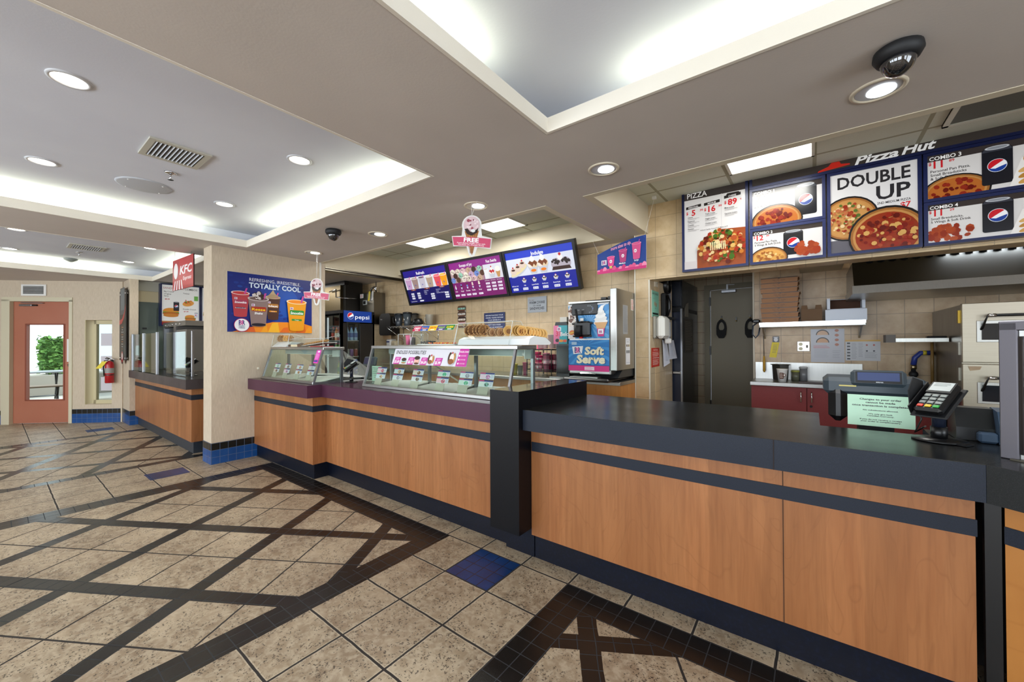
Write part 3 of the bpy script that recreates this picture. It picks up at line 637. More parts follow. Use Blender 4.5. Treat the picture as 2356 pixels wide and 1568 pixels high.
troffer(-8.3,-7.7,3.2,3.8,2.58,'added unseen ceiling panel brightening the far left kitchen',4,'S'); light('AREA','panel_light',(-8,3.3,2.55),26,.5,.5,(1,.98,.93))  # unseen panel and lamp put in to brighten the drinks fridge area
# air grille in the kitchen ceiling
m=M(); m.box(.72,1.9,3.3,3.93,2.868,2.88,mat('#5d6058',.6)); m.box(.72,1.9,3.905,3.93,2.86,2.882,mat('#d8d8cc',.5)); m.box(.72,.75,3.3,3.93,2.86,2.882,mat('#d8d8cc',.5)); m.build('return_air_grille',label='large grey air grille in the drop ceiling at upper right',cat='vent')
# ================================================================ PRINTED BOARDS AND SCREENS
def framed(x0,x1,y,z0,z1,fw_,fm,depth=.04,th=None,e=0,name='panel_graphic'):
    """art on a board facing -y; returns Art with origin at lower left of the picture"""
    m=M(); m.box(x0,x1,y,y+depth,z0,z0+fw_,fm); m.box(x0,x1,y,y+depth,z1-fw_,z1,fm); m.box(x0,x0+fw_,y,y+depth,z0+fw_,z1-fw_,fm); m.box(x1-fw_,x1,y,y+depth,z0+fw_,z1-fw_,fm); m.build('frame',th)
    g=M(); return g,Art(g,(x0+fw_,y+.012,z0+fw_),(1,0,0),(0,0,1),e),x1-x0-2*fw_,z1-z0-2*fw_
def menu_screen(x0,x1,label,draw):
    """tilted digital screen above the ice cream counter"""
    zb,zt,yb,yt=2.04,2.597,4.19,4.0
    o=thing('menu_screen',label,'menu screen',((x0+x1)/2,4.1,zb),'ice cream menu screens')
    V=Vector((0,yt-yb,zt-zb)); L=V.length; V.normalize(); U=Vector((1,0,0)); Nn=U.cross(V)
    c=Vector((x0,yb,zb)); w=x1-x0; b=.035
    m=M()
    def pl(u0,u1,v0,v1,mt,t=.05,n=0): 
        p=[c+U*u+V*v+Nn*n for u,v in ((u0,v0),(u1,v0),(u1,v1),(u0,v1))]; m.slab(*p,t,mt)
    pl(0,w,0,b,MBK,.06); pl(0,w,L-b,L,MBK,.06); pl(0,b,b,L-b,MBK,.06); pl(w-b,w,b,L-b,MBK,.06); pl(.02,w-.02,.02,L-.02,MBKM,.04,-.02); m.build('bezel',o)
    m=M(); m.box(x0+w*.4,x0+w*.6,4.16,4.449,2.22,2.45,MAL); m.build('wall_bracket',o)
    g=M(); A=Art(g,c+U*b+V*b-Nn*.012,U,V,EMS); A.clip=(0,0,w-2*b,L-2*b); draw(A,w-2*b,L-2*b); g.build('display',o)
    return o
EMS=.70; EMB=.34
random.seed(11)
def scr1(A,w,h):
    A.rect(0,0,w,h,'#14157a'); A.rect(0,h*.83,w,h,'#2b1f8f'); A.rect(0,h*.43,w,h*.80,'#dfe3ee'); A.rect(0,0,w,h*.43,'#100e5e')
    A.text(w*.42,h*.85,'Refresh',h*.085,'#ffffff','c',.02)
    for u,c,t in ((.09,'#c9a0c8','#d8b4d0'),(.25,'#a48a84','#c4b0a4'),(.42,'#c9c2cf','#6d6074'),(.60,'#b49c86','#e6dccb'),(.78,'#e0505a','#f07078'),(.92,'#f0a01c','#ffc23c')):
        A.cup(u*w,h*.45,w*.155,h*.33,c,'#eceaf0',t); A.text(u*w,h*.52,'br',h*.05,'#3b3fa8','c',.02)
    for u,s in ((.17,'Shakes'),(.50,'Blast'),(.84,'Smoothie')): A.rect((u-.06)*w,h*.385,(u+.06)*w,h*.425,'#8a4020'); A.text(u*w,h*.392,s,h*.024,'#ffffff','c')
    for u in (.09,.24): 
        for i in range(3): A.rect(w*u,h*(.26-i*.07),w*(u+.07),h*(.31-i*.07),'#f3f4ff'); A.text(w*(u+.035),h*(.27-i*.07),'$4.%d9'%(i*2+2),h*.028,'#2a2a66','c')
    for u in (.56,.88):
        for i in range(3): A.rect(w*u,h*(.20-i*.065),w*(u+.08),h*(.245-i*.065),'#f3f4ff'); A.text(w*(u+.04),h*(.208-i*.065),'$5.%d9'%(i*2),h*.026,'#2a2a66','c')
    for u,t in ((.42,('Cappuccino','Mocha','Turtle')),(.70,('Strawberry','Mango','Strawberry Blackberry'))):
        for i,s in enumerate(t): A.text(w*u,h*(.33-i*.05),s,h*.03,'#e8e8ff','l')
    A.text(w*.05,h*.04,'Specialty Shakes',h*.03,'#e8e8ff','l'); A.rect(w*.27,h*.035,w*.36,h*.075,'#f3f4ff')
def scr2(A,w,h):
    A.rect(0,0,w,h,'#8a1a78'); A.rect(0,h*.82,w,h,'#8e1f86'); A.rect(0,0,w,h*.44,'#7c1769'); A.rect(w*.66,h*.44,w,h*.82,'#dfe0ea')
    A.text(w*.34,h*.86,'Scoops of Joy',h*.075,'#ffffff','c',.02,sx=.8); A.text(w*.83,h*.86,'Fun Swirls',h*.075,'#ffffff','c',.02,sx=.8)
    A.rect(0,h*.44,w*.65,h*.80,'#b89a9c')
    cs=['#e9dfd2','#c7a7c9','#3e2620','#e4d6c6','#6f8fd6','#9ad0b8','#e7c3c6','#5b3a2c','#f0ead8','#caa88f']
    for r_ in range(3):
        for i in range(6): A.scoop(w*(.055+i*.108+(r_%2)*.05),h*(.75-r_*.115),h*.082,cs[(i*3+r_*2)%10],'#4a2d2a',8)
    A.cup(w*.73,h*.47,w*.09,h*.26,'#eeeef2','#ffffff','#d8d4cc',False); A.sundae(w*.83,h*.47,w*.12,h*.3,('#f3e9e4','#f3e9e4'),'#c5202c'); A.poly([(w*.92,h*.47),(w*.96,h*.47),(w*.98,h*.62),(w*.90,h*.62)],'#c9975a'); A.ell(w*.94,h*.68,w*.045,h*.07,'#f6f2ea')
    for i,(u,s) in enumerate(((.08,'Kids'),(.20,'Single'),(.32,'Double'),(.43,'Waffle'),(.56,'Fancy'))):
        k=.7+i*.07; A.poly([(w*u,h*.25),(w*(u-.018),h*.31),(w*(u+.018),h*.31)],'#d8e0f8'); A.scoop(w*u,h*(.33+.01*i),h*.035*k,cs[(i*2)%10]); A.scoop(w*u,h*(.37+.01*i),h*.03*k,cs[(i*3+1)%10])
        A.text(w*u,h*.19,s,h*.035,'#ffffff','c',.01); A.rect(w*(u-.04),h*.07,w*(u+.04),h*.12,'#f7f0ff'); A.text(w*u,h*.08,'$%d.%d9'%(2+i,(i*3)%10),h*.03,'#5a1a58','c')
    for j,u in enumerate((.72,.83,.94)):
        A.text(w*u,h*.40,'Soft Serve',h*.028,'#ffffff','c')
        for i in range(3): A.rect(w*(u-.035),h*(.31-i*.085),w*(u+.04),h*(.36-i*.085),'#f7f0ff'); A.text(w*u,h*(.32-i*.085),'$%d.79'%(2+i),h*.03,'#5a1a58','c')
def scr3(A,w,h):
    A.rect(0,0,w,h,'#1220a0'); A.rect(0,h*.82,w,h,'#1c3ac8'); A.rect(0,h*.40,w,h*.83,'#dfe4f2'); A.rect(0,0,w,h*.40,'#141f9c'); A.text(w*.5,h*.86,'Indulge',h*.085,'#ffffff','c',.02)
    A.ell(w*.18,h*.53,w*.16,h*.10,'#c8ccd6',rot=25); A.ell(w*.18,h*.54,w*.15,h*.07,'#ecdca8',rot=25)
    for u,v in ((.09,.53),(.17,.60),(.25,.68)): A.scoop(w*u,h*v,h*.095,'#e4cfc0'); A.ell(w*u,h*(v+.03),w*.03,h*.025,'#4a2014'); A.ell(w*u,h*(v+.09),w*.012,w*.012,'#c01a20')
    for u in (.41,.56): A.sundae(w*u,h*.42,w*.17,h*.46,('#f3e6d8','#e8cfa8'),'#7a3c14',False); A.ell(w*u,h*.50,w*.04,h*.035,'#f08010')
    for u in (.75,.88): A.scoop(w*u,h*.58,h*.14,'#b9b0bc'); A.blobs(w*u,h*.64,w*.06,h*.05,9,w*.02,['#241410'])
    A.scoop(w*.815,h*.72,h*.07,'#f6f3f2'); A.ell(w*.815,h*.79,w*.018,w*.018,'#c01a20'); A.poly([(w*.68,h*.44),(w*.95,h*.44),(w*.93,h*.52),(w*.70,h*.52)],'#3a2018')
    for i,(u,s) in enumerate(((.08,'Build your own'),(.24,'Kids'),(.40,'Layered Sundae'),(.55,'Hot Brownie'),(.72,'Banana Royale'),(.88,'Banana Split'))):
        if i: A.sundae(w*u,h*.23,w*.07,h*.13)
        A.text(w*u,h*.15,s,h*.032,'#ffffff','c',.01,sx=.7); A.rect(w*(u-.04),h*.05,w*(u+.04),h*.11,'#eef0ff'); A.text(w*u,h*.06,'$%d.%d9'%(3+i%4,(i*2)%10),h*.036,'#1a2070','c')
menu_screen(-5.30,-4.25,'left menu screen with blue background and six drink cups, headed Refresh',scr1)
menu_screen(-4.245,-3.21,'middle menu screen with purple background and ice cream scoops',scr2)
menu_screen(-3.20,-2.147,'right menu screen with bright blue background and sundaes, headed Indulge',scr3)
# ---- large drinks poster on the pillar wall
def board_x(x,y0,y1,z0,z1,name,label,cat,draw,t=.004,group=None,back=MWH):
    m=M(); m.box(x-t,x,y0,y1,z0,z1,back); A=Art(m,(x,y0,z0),(0,1,0),(0,0,1)); A.clip=(0,0,y1-y0,z1-z0); draw(A,y1-y0,z1-z0); return m.build(name,label=label,cat=cat,group=group)
def board_y(y,x0,x1,z0,z1,name,label,cat,draw,t=.004,group=None,back=MWH,e=0):
    m=M(); m.box(x0,x1,y,y+t,z0,z1,back); A=Art(m,(x0,y,z0),(1,0,0),(0,0,1),e); A.clip=(0,0,x1-x0,z1-z0); draw(A,x1-x0,z1-z0); return m.build(name,label=label,cat=cat,group=group)
def poster(A,w,h):
    A.rect(0,0,w,h,'#0c247a')
    A.ell(w*.62,h*.55,w*.30,h*.38,'#103c98',30); A.ell(w*.62,h*.55,w*.2,h*.28,'#144eac',30)
    for i in range(34):
        u,v=random.random(),random.uniform(.25,.95); A.ell(w*u,h*v,w*.028,h*.02,random.choice(['#13358c','#0f2e84','#164298']),8)
    A.poly([(w*.05,0),(w,0),(w,h*.13),(w*.9,h*.17),(w*.7,h*.19),(w*.5,h*.185),(w*.3,h*.11)],'#ec8a1c')
    for a,b,c,cc in ((.1,.3,.09,'#d95f22'),(.36,.44,.17,'#f0a020'),(.44,.58,.18,'#f2b32c'),(.58,.70,.10,'#df6a1e'),(.78,.92,.16,'#e06a1c'),(.9,1.,.12,'#f09a20')): A.poly([(w*a,0),(w*b,0),(w*(b-.02),h*c),(w*(a+.05),h*c*.9)],cc)
    A.text(w*.23,h*.875,'REFRESHING, IRRESISTIBLE,',h*.055,'#eef2fa','l',0,w=w*.61); A.text(w*.225,h*.765,'TOTALLY COOL',h*.085,'#dcebfa','l',.035,w=w*.62)
    def cup2(u,v,cw,ch,c,top,lq,l1,l1c,l2,bgc,sub=None,subc=None):
        A.cup(w*u,h*v,w*cw,h*ch,c,top,lq); A.rrect(w*(u-cw*.36),h*(v+ch*.48),w*(u+cw*.38),h*(v+ch*.64),h*.02,bgc)
        A.text(w*u,h*(v+ch*.505),l1,h*ch*.085,l1c,'c',.02,w=w*cw*.66,sh=.15)
        if l2: A.text(w*u,h*(v+ch*.38),l2,h*ch*.07,'#ffffff','c',.02,w=w*cw*.4,sh=.15)
        if sub: A.rect(w*(u-cw*.26),h*(v+ch*.29),w*(u+cw*.26),h*(v+ch*.35),subc); A.text(w*u,h*(v+ch*.30),sub,h*ch*.035,'#ffffff','c')
        A.br(w*(u-cw*.26),h*(v+ch*.665),h*ch*.055,plate='#e8e8ee')
    cup2(.135,.27,.19,.42,'#b43c44','#ead8d4','#c6383a','Smoothie','#ffffff',None,'#a23a5c','Strawberry Banana','#4c1c4c')
    cup2(.50,.24,.17,.42,'#4c2c1e','#cbb496','#a98a6a','blast','#ffffff',None,'#b0762c','Mocha','#d89020')
    A.poly([(w*.44,h*.64),(w*.56,h*.64),(w*.52,h*.70),(w*.50,h*.76),(w*.47,h*.70)],'#b8a17c'); A.ell(w*.5,h*.65,w*.06,h*.03,'#a8906c')
    cup2(.33,.12,.23,.50,'#8a7470','#cbbfbc','#6c5650','Reese','#f4d020','Shake','#a83014')
    A.blobs(w*.33,h*.63,w*.055,h*.05,30,w*.018,['#e8e0dc','#2a1814','#3a221c','#cfc6c2'])
    A.ell(w*.33,h*.13,w*.08,h*.025,'#1c1420'); 
    cup2(.79,.06,.25,.56,'#e89a14','#f2dcae','#f08a14','Smoothie','#ffffff',None,'#2c8a34','Mango','#2c8a34')
    A.ell(w*.145,h*.115,w*.085,h*.115,'#a01c5c',28); A.ell(w*.145,h*.115,w*.078,h*.105,'#eef0f2',28); A.br(w*.145,h*.12,h*.075,True)
board_x(-5.608,1.725,2.735,1.565,2.295,'drinks_poster','large blue poster of four iced drinks on the beige pillar wall, reading TOTALLY COOL','poster',poster)
m=M(); m.box(-5.615,-5.600,2.05,2.07,1.095,1.12,mat('#e4dcc8',.6)); m.box(-5.603,-5.598,2.052,2.060,1.10,1.115,MWH); m.build('wall_chip_hook',label='tiny cream hook stub on the pillar wall below the drinks poster',cat='hook')
# ---- signs on the tiled ice cream wall
def blue_sign(A,w,h):
    A.rrect(0,0,w,h,.015,'#12265f')
    for i,s in enumerate(('BEFORE PLACING YOUR','ORDER, PLEASE INFORM','YOUR SERVER IF A','PERSON IN YOUR','PARTY HAS A FOOD','ALLERGY OR SENSITIVITY.')): A.text(w/2,h*(.80-i*.145),s,h*.078,'#e8ecf6','c',.01,w=w*(.84 if len(s)>17 else .62))
board_y(4.436,-3.88,-3.487,1.62,1.86,'allergy_notice','navy blue allergy notice with white lettering on the tiled back wall','sign',blue_sign,back=mat('#12265f',.5))
def silver(A,w,h):
    A.rect(0,0,w,h,'#aeb2b6'); A.text(w*.04,h*.76,'Try our',h*.10,'#6b4a30','l',0,sh=.3); A.text(w/2,h*.56,'WARM COOKIE',h*.16,'#26272b','c',.02,w=w*.82); A.text(w/2,h*.40,'ICE CREAM',h*.08,'#26272b','c',.01,w=w*.4); A.text(w/2,h*.18,'SANDWICHES',h*.16,'#26272b','c',.02,w=w*.76)
board_y(4.436,-3.09,-2.786,1.825,2.035,'cookie_sandwich_sign','silver metal sign reading WARM COOKIE ICE CREAM SANDWICHES on the tiled wall','sign',silver,back=MAL)
m=M(); A=Art(m,(-4.43,4.44,1.65),(1,0,0),(0,0,1)); 
for i,(c1,c2) in enumerate((('#e7a9ae','#c9b08a'),('#3a2018','#e5d8c8'),('#5a3c2c','#d8d0c4'),('#6e4a30','#7fb6a0'))):
    v=.01+i*.085; A.rrect(.0,v,.175,v+.085,.03,'#1a1a1a'); A.rrect(.008,v+.018,.167,v+.06,.018,c2); A.rrect(.005,v+.055,.17,v+.082,.013,c1); A.rrect(.005,v+.003,.17,v+.025,.011,'#6e4630'); A.blobs(.085,v+.04,.07,.012,6,.007,['#2c1c18','#ffffff'])
m.box(-4.425,-4.262,4.4401,4.444,1.665,1.995,MWH); m.build('cookie_stack_cutout',label='cut-out picture of stacked ice cream sandwiches stuck on the tiled wall',cat='sign')
# ---- hanging drinks banner (arched top)
m=M(); a=Vector((-1.885,4.06,0)); b=Vector((-1.325,4.0,0)); U=(b-a).normalized(); Wd=(b-a).length; A=Art(m,(a.x,a.y,2.165),U,(0,0,1)); h0,h1=.215,.335
top=[(Wd*t,h0+(h1-h0)*(math.sin(t*math.pi/2))) for t in [i/12 for i in range(13)]]
pts=[(0,0),(Wd,0)]+top[::-1]; A.poly(pts,'#103c8c'); m.add([A.O+A.U*u+A.V*v-A.N*.003 for u,v in pts],[list(range(len(pts)))[::-1]],mat('#1c4a8a',.5))
n_=len(pts); m.add([A.O+A.U*u+A.V*v-A.N*.003 for u,v in pts]+[A.O+A.U*u+A.V*v for u,v in pts],[[i,(i+1)%n_,n_+(i+1)%n_,n_+i] for i in range(n_)],mat('#dfe6ee',.5))
A.rect(0,0,Wd,.03,'#d22a78')
for i in range(15): A.ell(Wd*(i+.5)/15,.028,.026,.018+.012*(i%3),random.choice(['#d22a78','#e0558c','#f08ab0']),12,0,180)
A.text(Wd*.30,.235,'more sizes to sip.',.036,'#f6a8c8','l',.02,rot=9,w=Wd*.42,sh=.2); A.br(Wd*.15,.10,.035,plate='#e8e4e8')
A.cup(Wd*.30,.075,.09,.10,'#e0408c','#f0a0c0',None,False); A.cup(Wd*.55,.10,.095,.13,'#b83c78','#e878a8',None); A.cup(Wd*.82,.11,.10,.17,'#d65088','#ec9cb8',None)
for u,v in ((.30,.12),(.55,.16),(.80,.19)): A.ell(Wd*u,v,.016,.018,'#f4f4f8'); A.text(Wd*u,v-.008,'BR',.013,'#c02c78','c',.02)
A.rect(Wd*.27,.045,Wd*.33,.07,'#e8dc70'); A.text(Wd*.3,.05,'$2.29',.010,'#30302a','c'); A.text(Wd*.54,.075,'Medium',.016,'#ffffff','c',.02); A.text(Wd*.82,.085,'Large',.016,'#ffffff','c',.02)
sb=m.build('drink_sizes_banner',label='blue arched banner reading more sizes to sip hung from the ceiling',cat='sign')
m=M(); m.tube([tuple(a+U*.03+Vector((0,0,2.36))),(-2.0,4.19,2.579)],.0015,MWH,5); m.build('string',sb); m=M(); m.tube([tuple(b-U*.02+Vector((0,0,2.48))),(-1.255,4.04,2.86)],.0015,MWH,5); m.box(-1.27,-1.235,4.02,4.05,2.85,2.879,MWH); m.build('string',sb)
# ---- hanging cone signs
def cone_sign(x,y,label,rz,cx,cy):
    o=thing('hanging_cone_sign',label,'sign',(x,y,1.90),'hanging free waffle cone signs')
    U=Vector((math.cos(rz),math.sin(rz),0)); m=M(); A=Art(m,(x,y,1.90 if cx<-4 else 2.12),U,(0,0,1)); W_=MWH
    outline=[(0,-.0),(-.022,.01),(-.045,.088),(-.156,.092),(-.168,.176),(-.085,.178)]+[(.083*math.cos(R(t)),.262+.083*math.sin(R(t))) for t in range(200,-21,-20)]+[(.085,.172),(.168,.150),(.158,.062),(.045,.078),(.022,.01)]
    def back(p,t,mt):
        k=len(p); f=A.O-A.N*t; m.add([A.O+A.U*u+A.V*v for u,v in p]+[f+A.U*u+A.V*v for u,v in p],[list(range(k))[::-1],[k+i for i in range(k)]]+[[i,k+i,k+(i+1)%k,(i+1)%k] for i in range(k)],mt)
    back(outline,.004,W_)
    A.poly([(0,.012),(-.060,.215),(.060,.215)],'#b97e48')
    for i in range(6): A.poly([(-.055+i*.02,.21),(-.051+i*.02,.21),(.0+(i-3)*.004,.03),(-.003+(i-3)*.004,.03)],'#8c5527')
    for i in range(5): k=.06+i*.03; A.rect(-k*.27,k,k*.27,k+.003,'#8c5527')
    A.ell(0,.265,.068,.070,'#dcc0c4',24); A.blobs(0,.268,.055,.055,22,.010,['#a04a5a','#7c2c3a','#f0dcde','#e8c8cc'])
    A.poly([(-.06,.23),(-.035,.235),(-.01,.205),(.015,.225),(.035,.22),(.055,.238),(.045,.20),(.0,.175),(-.04,.19)],'#2c1a16'); A.ell(.012,.215,.018,.014,'#eceff0')
    A.poly([(-.149,.099),(-.02,.088),(.150,.071),(.159,.143),(0,.163),(-.160,.168)],'#cf4a6e')
    A.text(-.005,.122,'FREE',.033,'#ffffff','c',.035,rot=-5,w=.125); A.text(-.005,.106,'Fresh-Baked Waffle Cone with',.0095,'#ffffff','c',.012,rot=-5,w=.235); A.text(-.005,.093,'Purchase of a Double Scoop',.0095,'#ffffff','c',.012,rot=-5,w=.215)
    m.build('printed_board',o); z0=A.O.z+.34
    for dx in (-.012,.05 if cx>-4 else .018):
        m=M(); m.tube([(x,y,z0),(x+dx,y+.01,2.575)],.0016,MWH,5); m.build('string',o)
cone_sign(-5.0,2.50,'hanging FREE waffle cone sign at left, in front of the pillar wall',R(35),-5,0); cone_sign(-2.23,2.40,'hanging FREE waffle cone sign near the middle, in front of the menu screens',R(33),-2.2,0)
# ================================================================ PIZZA MENU BOARDS
NV=mat('#0e1a48',.3); random.seed(5)
GLS=dict(e=EMB)
def pboard(x0,x1,z0,z1,label,draw,name='menu_board'):
    o=thing(name,label,'menu board',((x0+x1)/2,4.22,z0),'pizza menu boards')
    m=M(); m.box(x0+.004,x1-.004,4.205,4.258,z0+.004,z1-.004,NV); m.build('light_box',o)
    g,A,w,h=framed(x0,x1,4.165,z0,z1,.022,NV,.04,o,EMB); A.r=.16; A.clip=(0,0,w,h); draw(A,w,h); g.build('printed_panel',o); return o
G1='#d9d6d4'
def hdr(A,w,h,t,hh=.13): A.rect(0,0,w,h,G1); A.rect(0,h*(1-hh),w,h,'#3a3332')
def bpiz(A,w,h):
    hdr(A,w,h,'',.105); A.text(w*.05,h*.915,'PIZZA',h*.065,'#f2f0ee','l',.01,w=w*.34)
    A.rect(w*.62,0,w*.63,h*.9,'#c9c6c6')
    for u,s,p,c in ((.16,'PERSONAL','5',.79),(.47,'MEDIUM','16',.80),(.80,'CHEESE','89',.84)):
        A.poly([(w*(u-.13),h*(c-.015)),(w*(u+.13),h*(c)),(w*(u+.13),h*(c+.035)),(w*(u-.13),h*(c+.02))],'#2b2625'); A.text(w*u,h*(c-.003),s,h*.022,'#f0ecea','c',.01,rot=3,sx=.8)
        A.text(w*u,h*(c-.10),p,h*.07,'#c8242c','c',.03); A.text(w*(u+.13),h*(c-.06),'.99' if u<.7 else 'c',h*.026,'#c8242c','c',.02); A.text(w*(u-.11),h*(c-.08),'$',h*.035,'#c8242c','c',.02)
    A.poly([(w*.70,h*.86),(w*.92,h*.86),(w*.90,h*.885),(w*.72,h*.885)],'#2b2625')
    for u,v,s in ((.06,.66,'Cheese'),(.06,.61,'Pepperoni'),(.06,.56,'Canadian'),(.06,.51,'Hawaiian'),(.36,.67,'Triple Crown'),(.36,.61,'Veggie Lovers'),(.36,.55,'Chicken Lovers'),(.68,.70,'Meat Lovers'),(.68,.63,'Supreme Lovers')):
        A.text(w*u,h*v,s,h*.018,'#333030','l',.01,sx=.8); A.rect(w*u,h*(v-.012),w*(u+.2),h*(v-.008),'#a09c9a'); A.rect(w*u,h*(v-.022),w*(u+.15),h*(v-.018),'#a09c9a')
    A.text(w*.5,h*.475,'Additional Toppings  Personal $1.09  Medium $1.99',h*.013,'#333030','c',.01,sx=.8)
    A.poly([(w*.22,0),(w,0),(w,h*.44),(w*.55,h*.46),(w*.34,h*.38),(w*.22,h*.22)],'#944824'); A.rect(0,0,w*.22,h*.1,'#cfc8c8')
    A.blobs(w*.62,h*.24,w*.37,h*.21,170,w*.036,['#9c2c1a','#b8702c','#d0a860','#42661f','#5c180e','#d8bc88','#a84a22','#2c3c14']); 
    for i in range(9): A.poly([(w*(.45+i*.03),h*.20),(w*(.462+i*.03),h*.20),(w*(.47+i*.028),h*.30),(w*(.455+i*.028),h*.30)],'#efdfae')
def combo(t,p,c,l,kind):
    def d(A,w,h):
        hdr(A,w,h,'',.14); A.text(w*.02,h*.885,t,h*.085,'#f4f2f0','l',.02,sx=.95)
        A.text(w*.06,h*.70,p,h*.16,'#c8242c','l',.025); A.text(w*(.075+.065*len(p)),h*.79,c,h*.06,'#c8242c','l',.02); A.text(w*.012,h*.78,'$',h*.07,'#c8242c','l',.02)
        for i,s in enumerate(l): A.text(w*.03,h*(.60-i*.085),s,h*.06,'#1f1c1c','l',.008,sx=.95)
        if kind in (1,): A.can(w*.78,h*.12,w*.30,h*.85); A.pizza(w*.36,h*.07,w*.36,h*.44,30)
        if kind==2: A.can(w*.60,h*.12,w*.28,h*.78); A.pizza(w*.24,-h*.02+h*.10,w*.27,h*.34,24,'#cf9a50',('#b07838','#e0bc7c','#9c5a28')); A.blobs(w*.80,h*.26,w*.17,h*.20,26,w*.05,['#983c1e','#a84a26','#9c3416','#a4421c'])
        if kind==3: A.pizza(w*.26,h*.10,w*.30,h*.36,26)
        if kind==4: A.blobs(w*.20,h*.22,w*.2,h*.20,34,w*.045,['#983c1e','#a84a26','#8c2c12','#a4421c'])
        if kind in (3,4):
            A.can(w*.62,h*.10,w*.26,h*.85); A.poly([(w*.72,h*.0),(w*1.,h*.0),(w*1.,h*.6),(w*.82,h*.58)],'#ece8e4'); A.ell(w*.93,h*.55,w*.10,h*.14,'#c88a3c'); A.ell(w*.93,h*.58,w*.085,h*.10,'#a83418')
            for i in range(3): A.ell(w*.90,h*(.12+i*.12),w*.12,h*.06,['#cc9c54','#b8843c','#d6aa66'][i],16,rot=22)
    return d
def dbl(A,w,h):
    A.rect(0,0,w,h,'#d8d6d6'); A.rect(0,0,w,h*.16,'#5c5a62'); A.text(w*.93,h*.81,'DOUBLE',h*.145,'#2b2a2e','r',.022,w=w*.84); A.text(w*.93,h*.60,'UP',h*.165,'#2b2a2e','r',.022,w=w*.38)
    A.text(w*.93,h*.54,'2ND MEDIUM PIZZA',h*.028,'#26242a','r',.01,w=w*.37); A.text(w*.93,h*.465,'$7',h*.06,'#c8242c','r',.025); A.text(w*.80,h*.47,'ONLY',h*.014,'#26242a','r')
    A.pizza(w*.22,h*.42,w*.34,h*.26,46,'#bd8a4e',('#9c3c24','#b0643f','#52682c','#d8bc8c','#8c2c1a'),True,.09); A.pizza(w*.66,h*.16,w*.42,h*.32,60,'#8c3018',('#74180f','#8e2414','#5c120c','#c89c58','#a04426'),True,.10)
ZT=2.92
pboard(-1.023,-.452,2.108,2.915,'tall pizza price board at the left end of the boards above the opening',bpiz)
pboard(-.441,.100,2.43,2.79,'pizza board for combo 1 with pepperoni pizza and dark soda can',combo('COMBO 1','7','29',('Personal Pan Pizza','& Soft Drink'),1))
pboard(-.441,.100,2.108,2.427,'pizza board for combo 2 with pizza, can and wings, below combo 1',combo('COMBO 2','12','49',('Personal Pan Pizza,','5 Wings & Soft Drink'),2))
pboard(.110,.660,2.108,2.79,'large board reading DOUBLE UP with two pizzas',dbl)
pboard(.668,1.25,2.43,2.79,'pizza board for combo 3 with pizza, can and breadsticks at the upper right',combo('COMBO 3','11','89',('Personal Pan Pizza,','Small Breadsticks','& Soft Drink'),3))
pboard(.668,1.25,2.108,2.427,'pizza board for combo 4 with chicken wings and can at the lower right',combo('COMBO 4','11','29',('Small Breadsticks,','5 Wings & Soft Drink'),4))
def hut(A,w,h):
    A.rect(0,0,w,h,'#38322f'); u=.575
    A.poly([(u-.105,.004),(u+.10,.020),(u+.10,.030),(u+.045,.040),(u+.035,.062),(u-.015,.064),(u-.035,.038),(u-.10,.016)],'#c8281c'); A.poly([(u-.105,.004),(u-.02,.028),(u-.05,.020)],'#8c1810')
    A.text(u+.13,.006,'Pizza',.062,'#f4f4f4','l',.03,w=.25,sh=.35); A.text(u+.40,.010,'Hut',.066,'#f4f4f4','l',.03,w=.17,sh=.35)
o=pboard(-.441,1.90,2.793,2.915,'long dark header panel with white pizza lettering and a red roof emblem',hut)
o['label']='long dark panel with white lettering and red roof emblem topping the pizza boards'
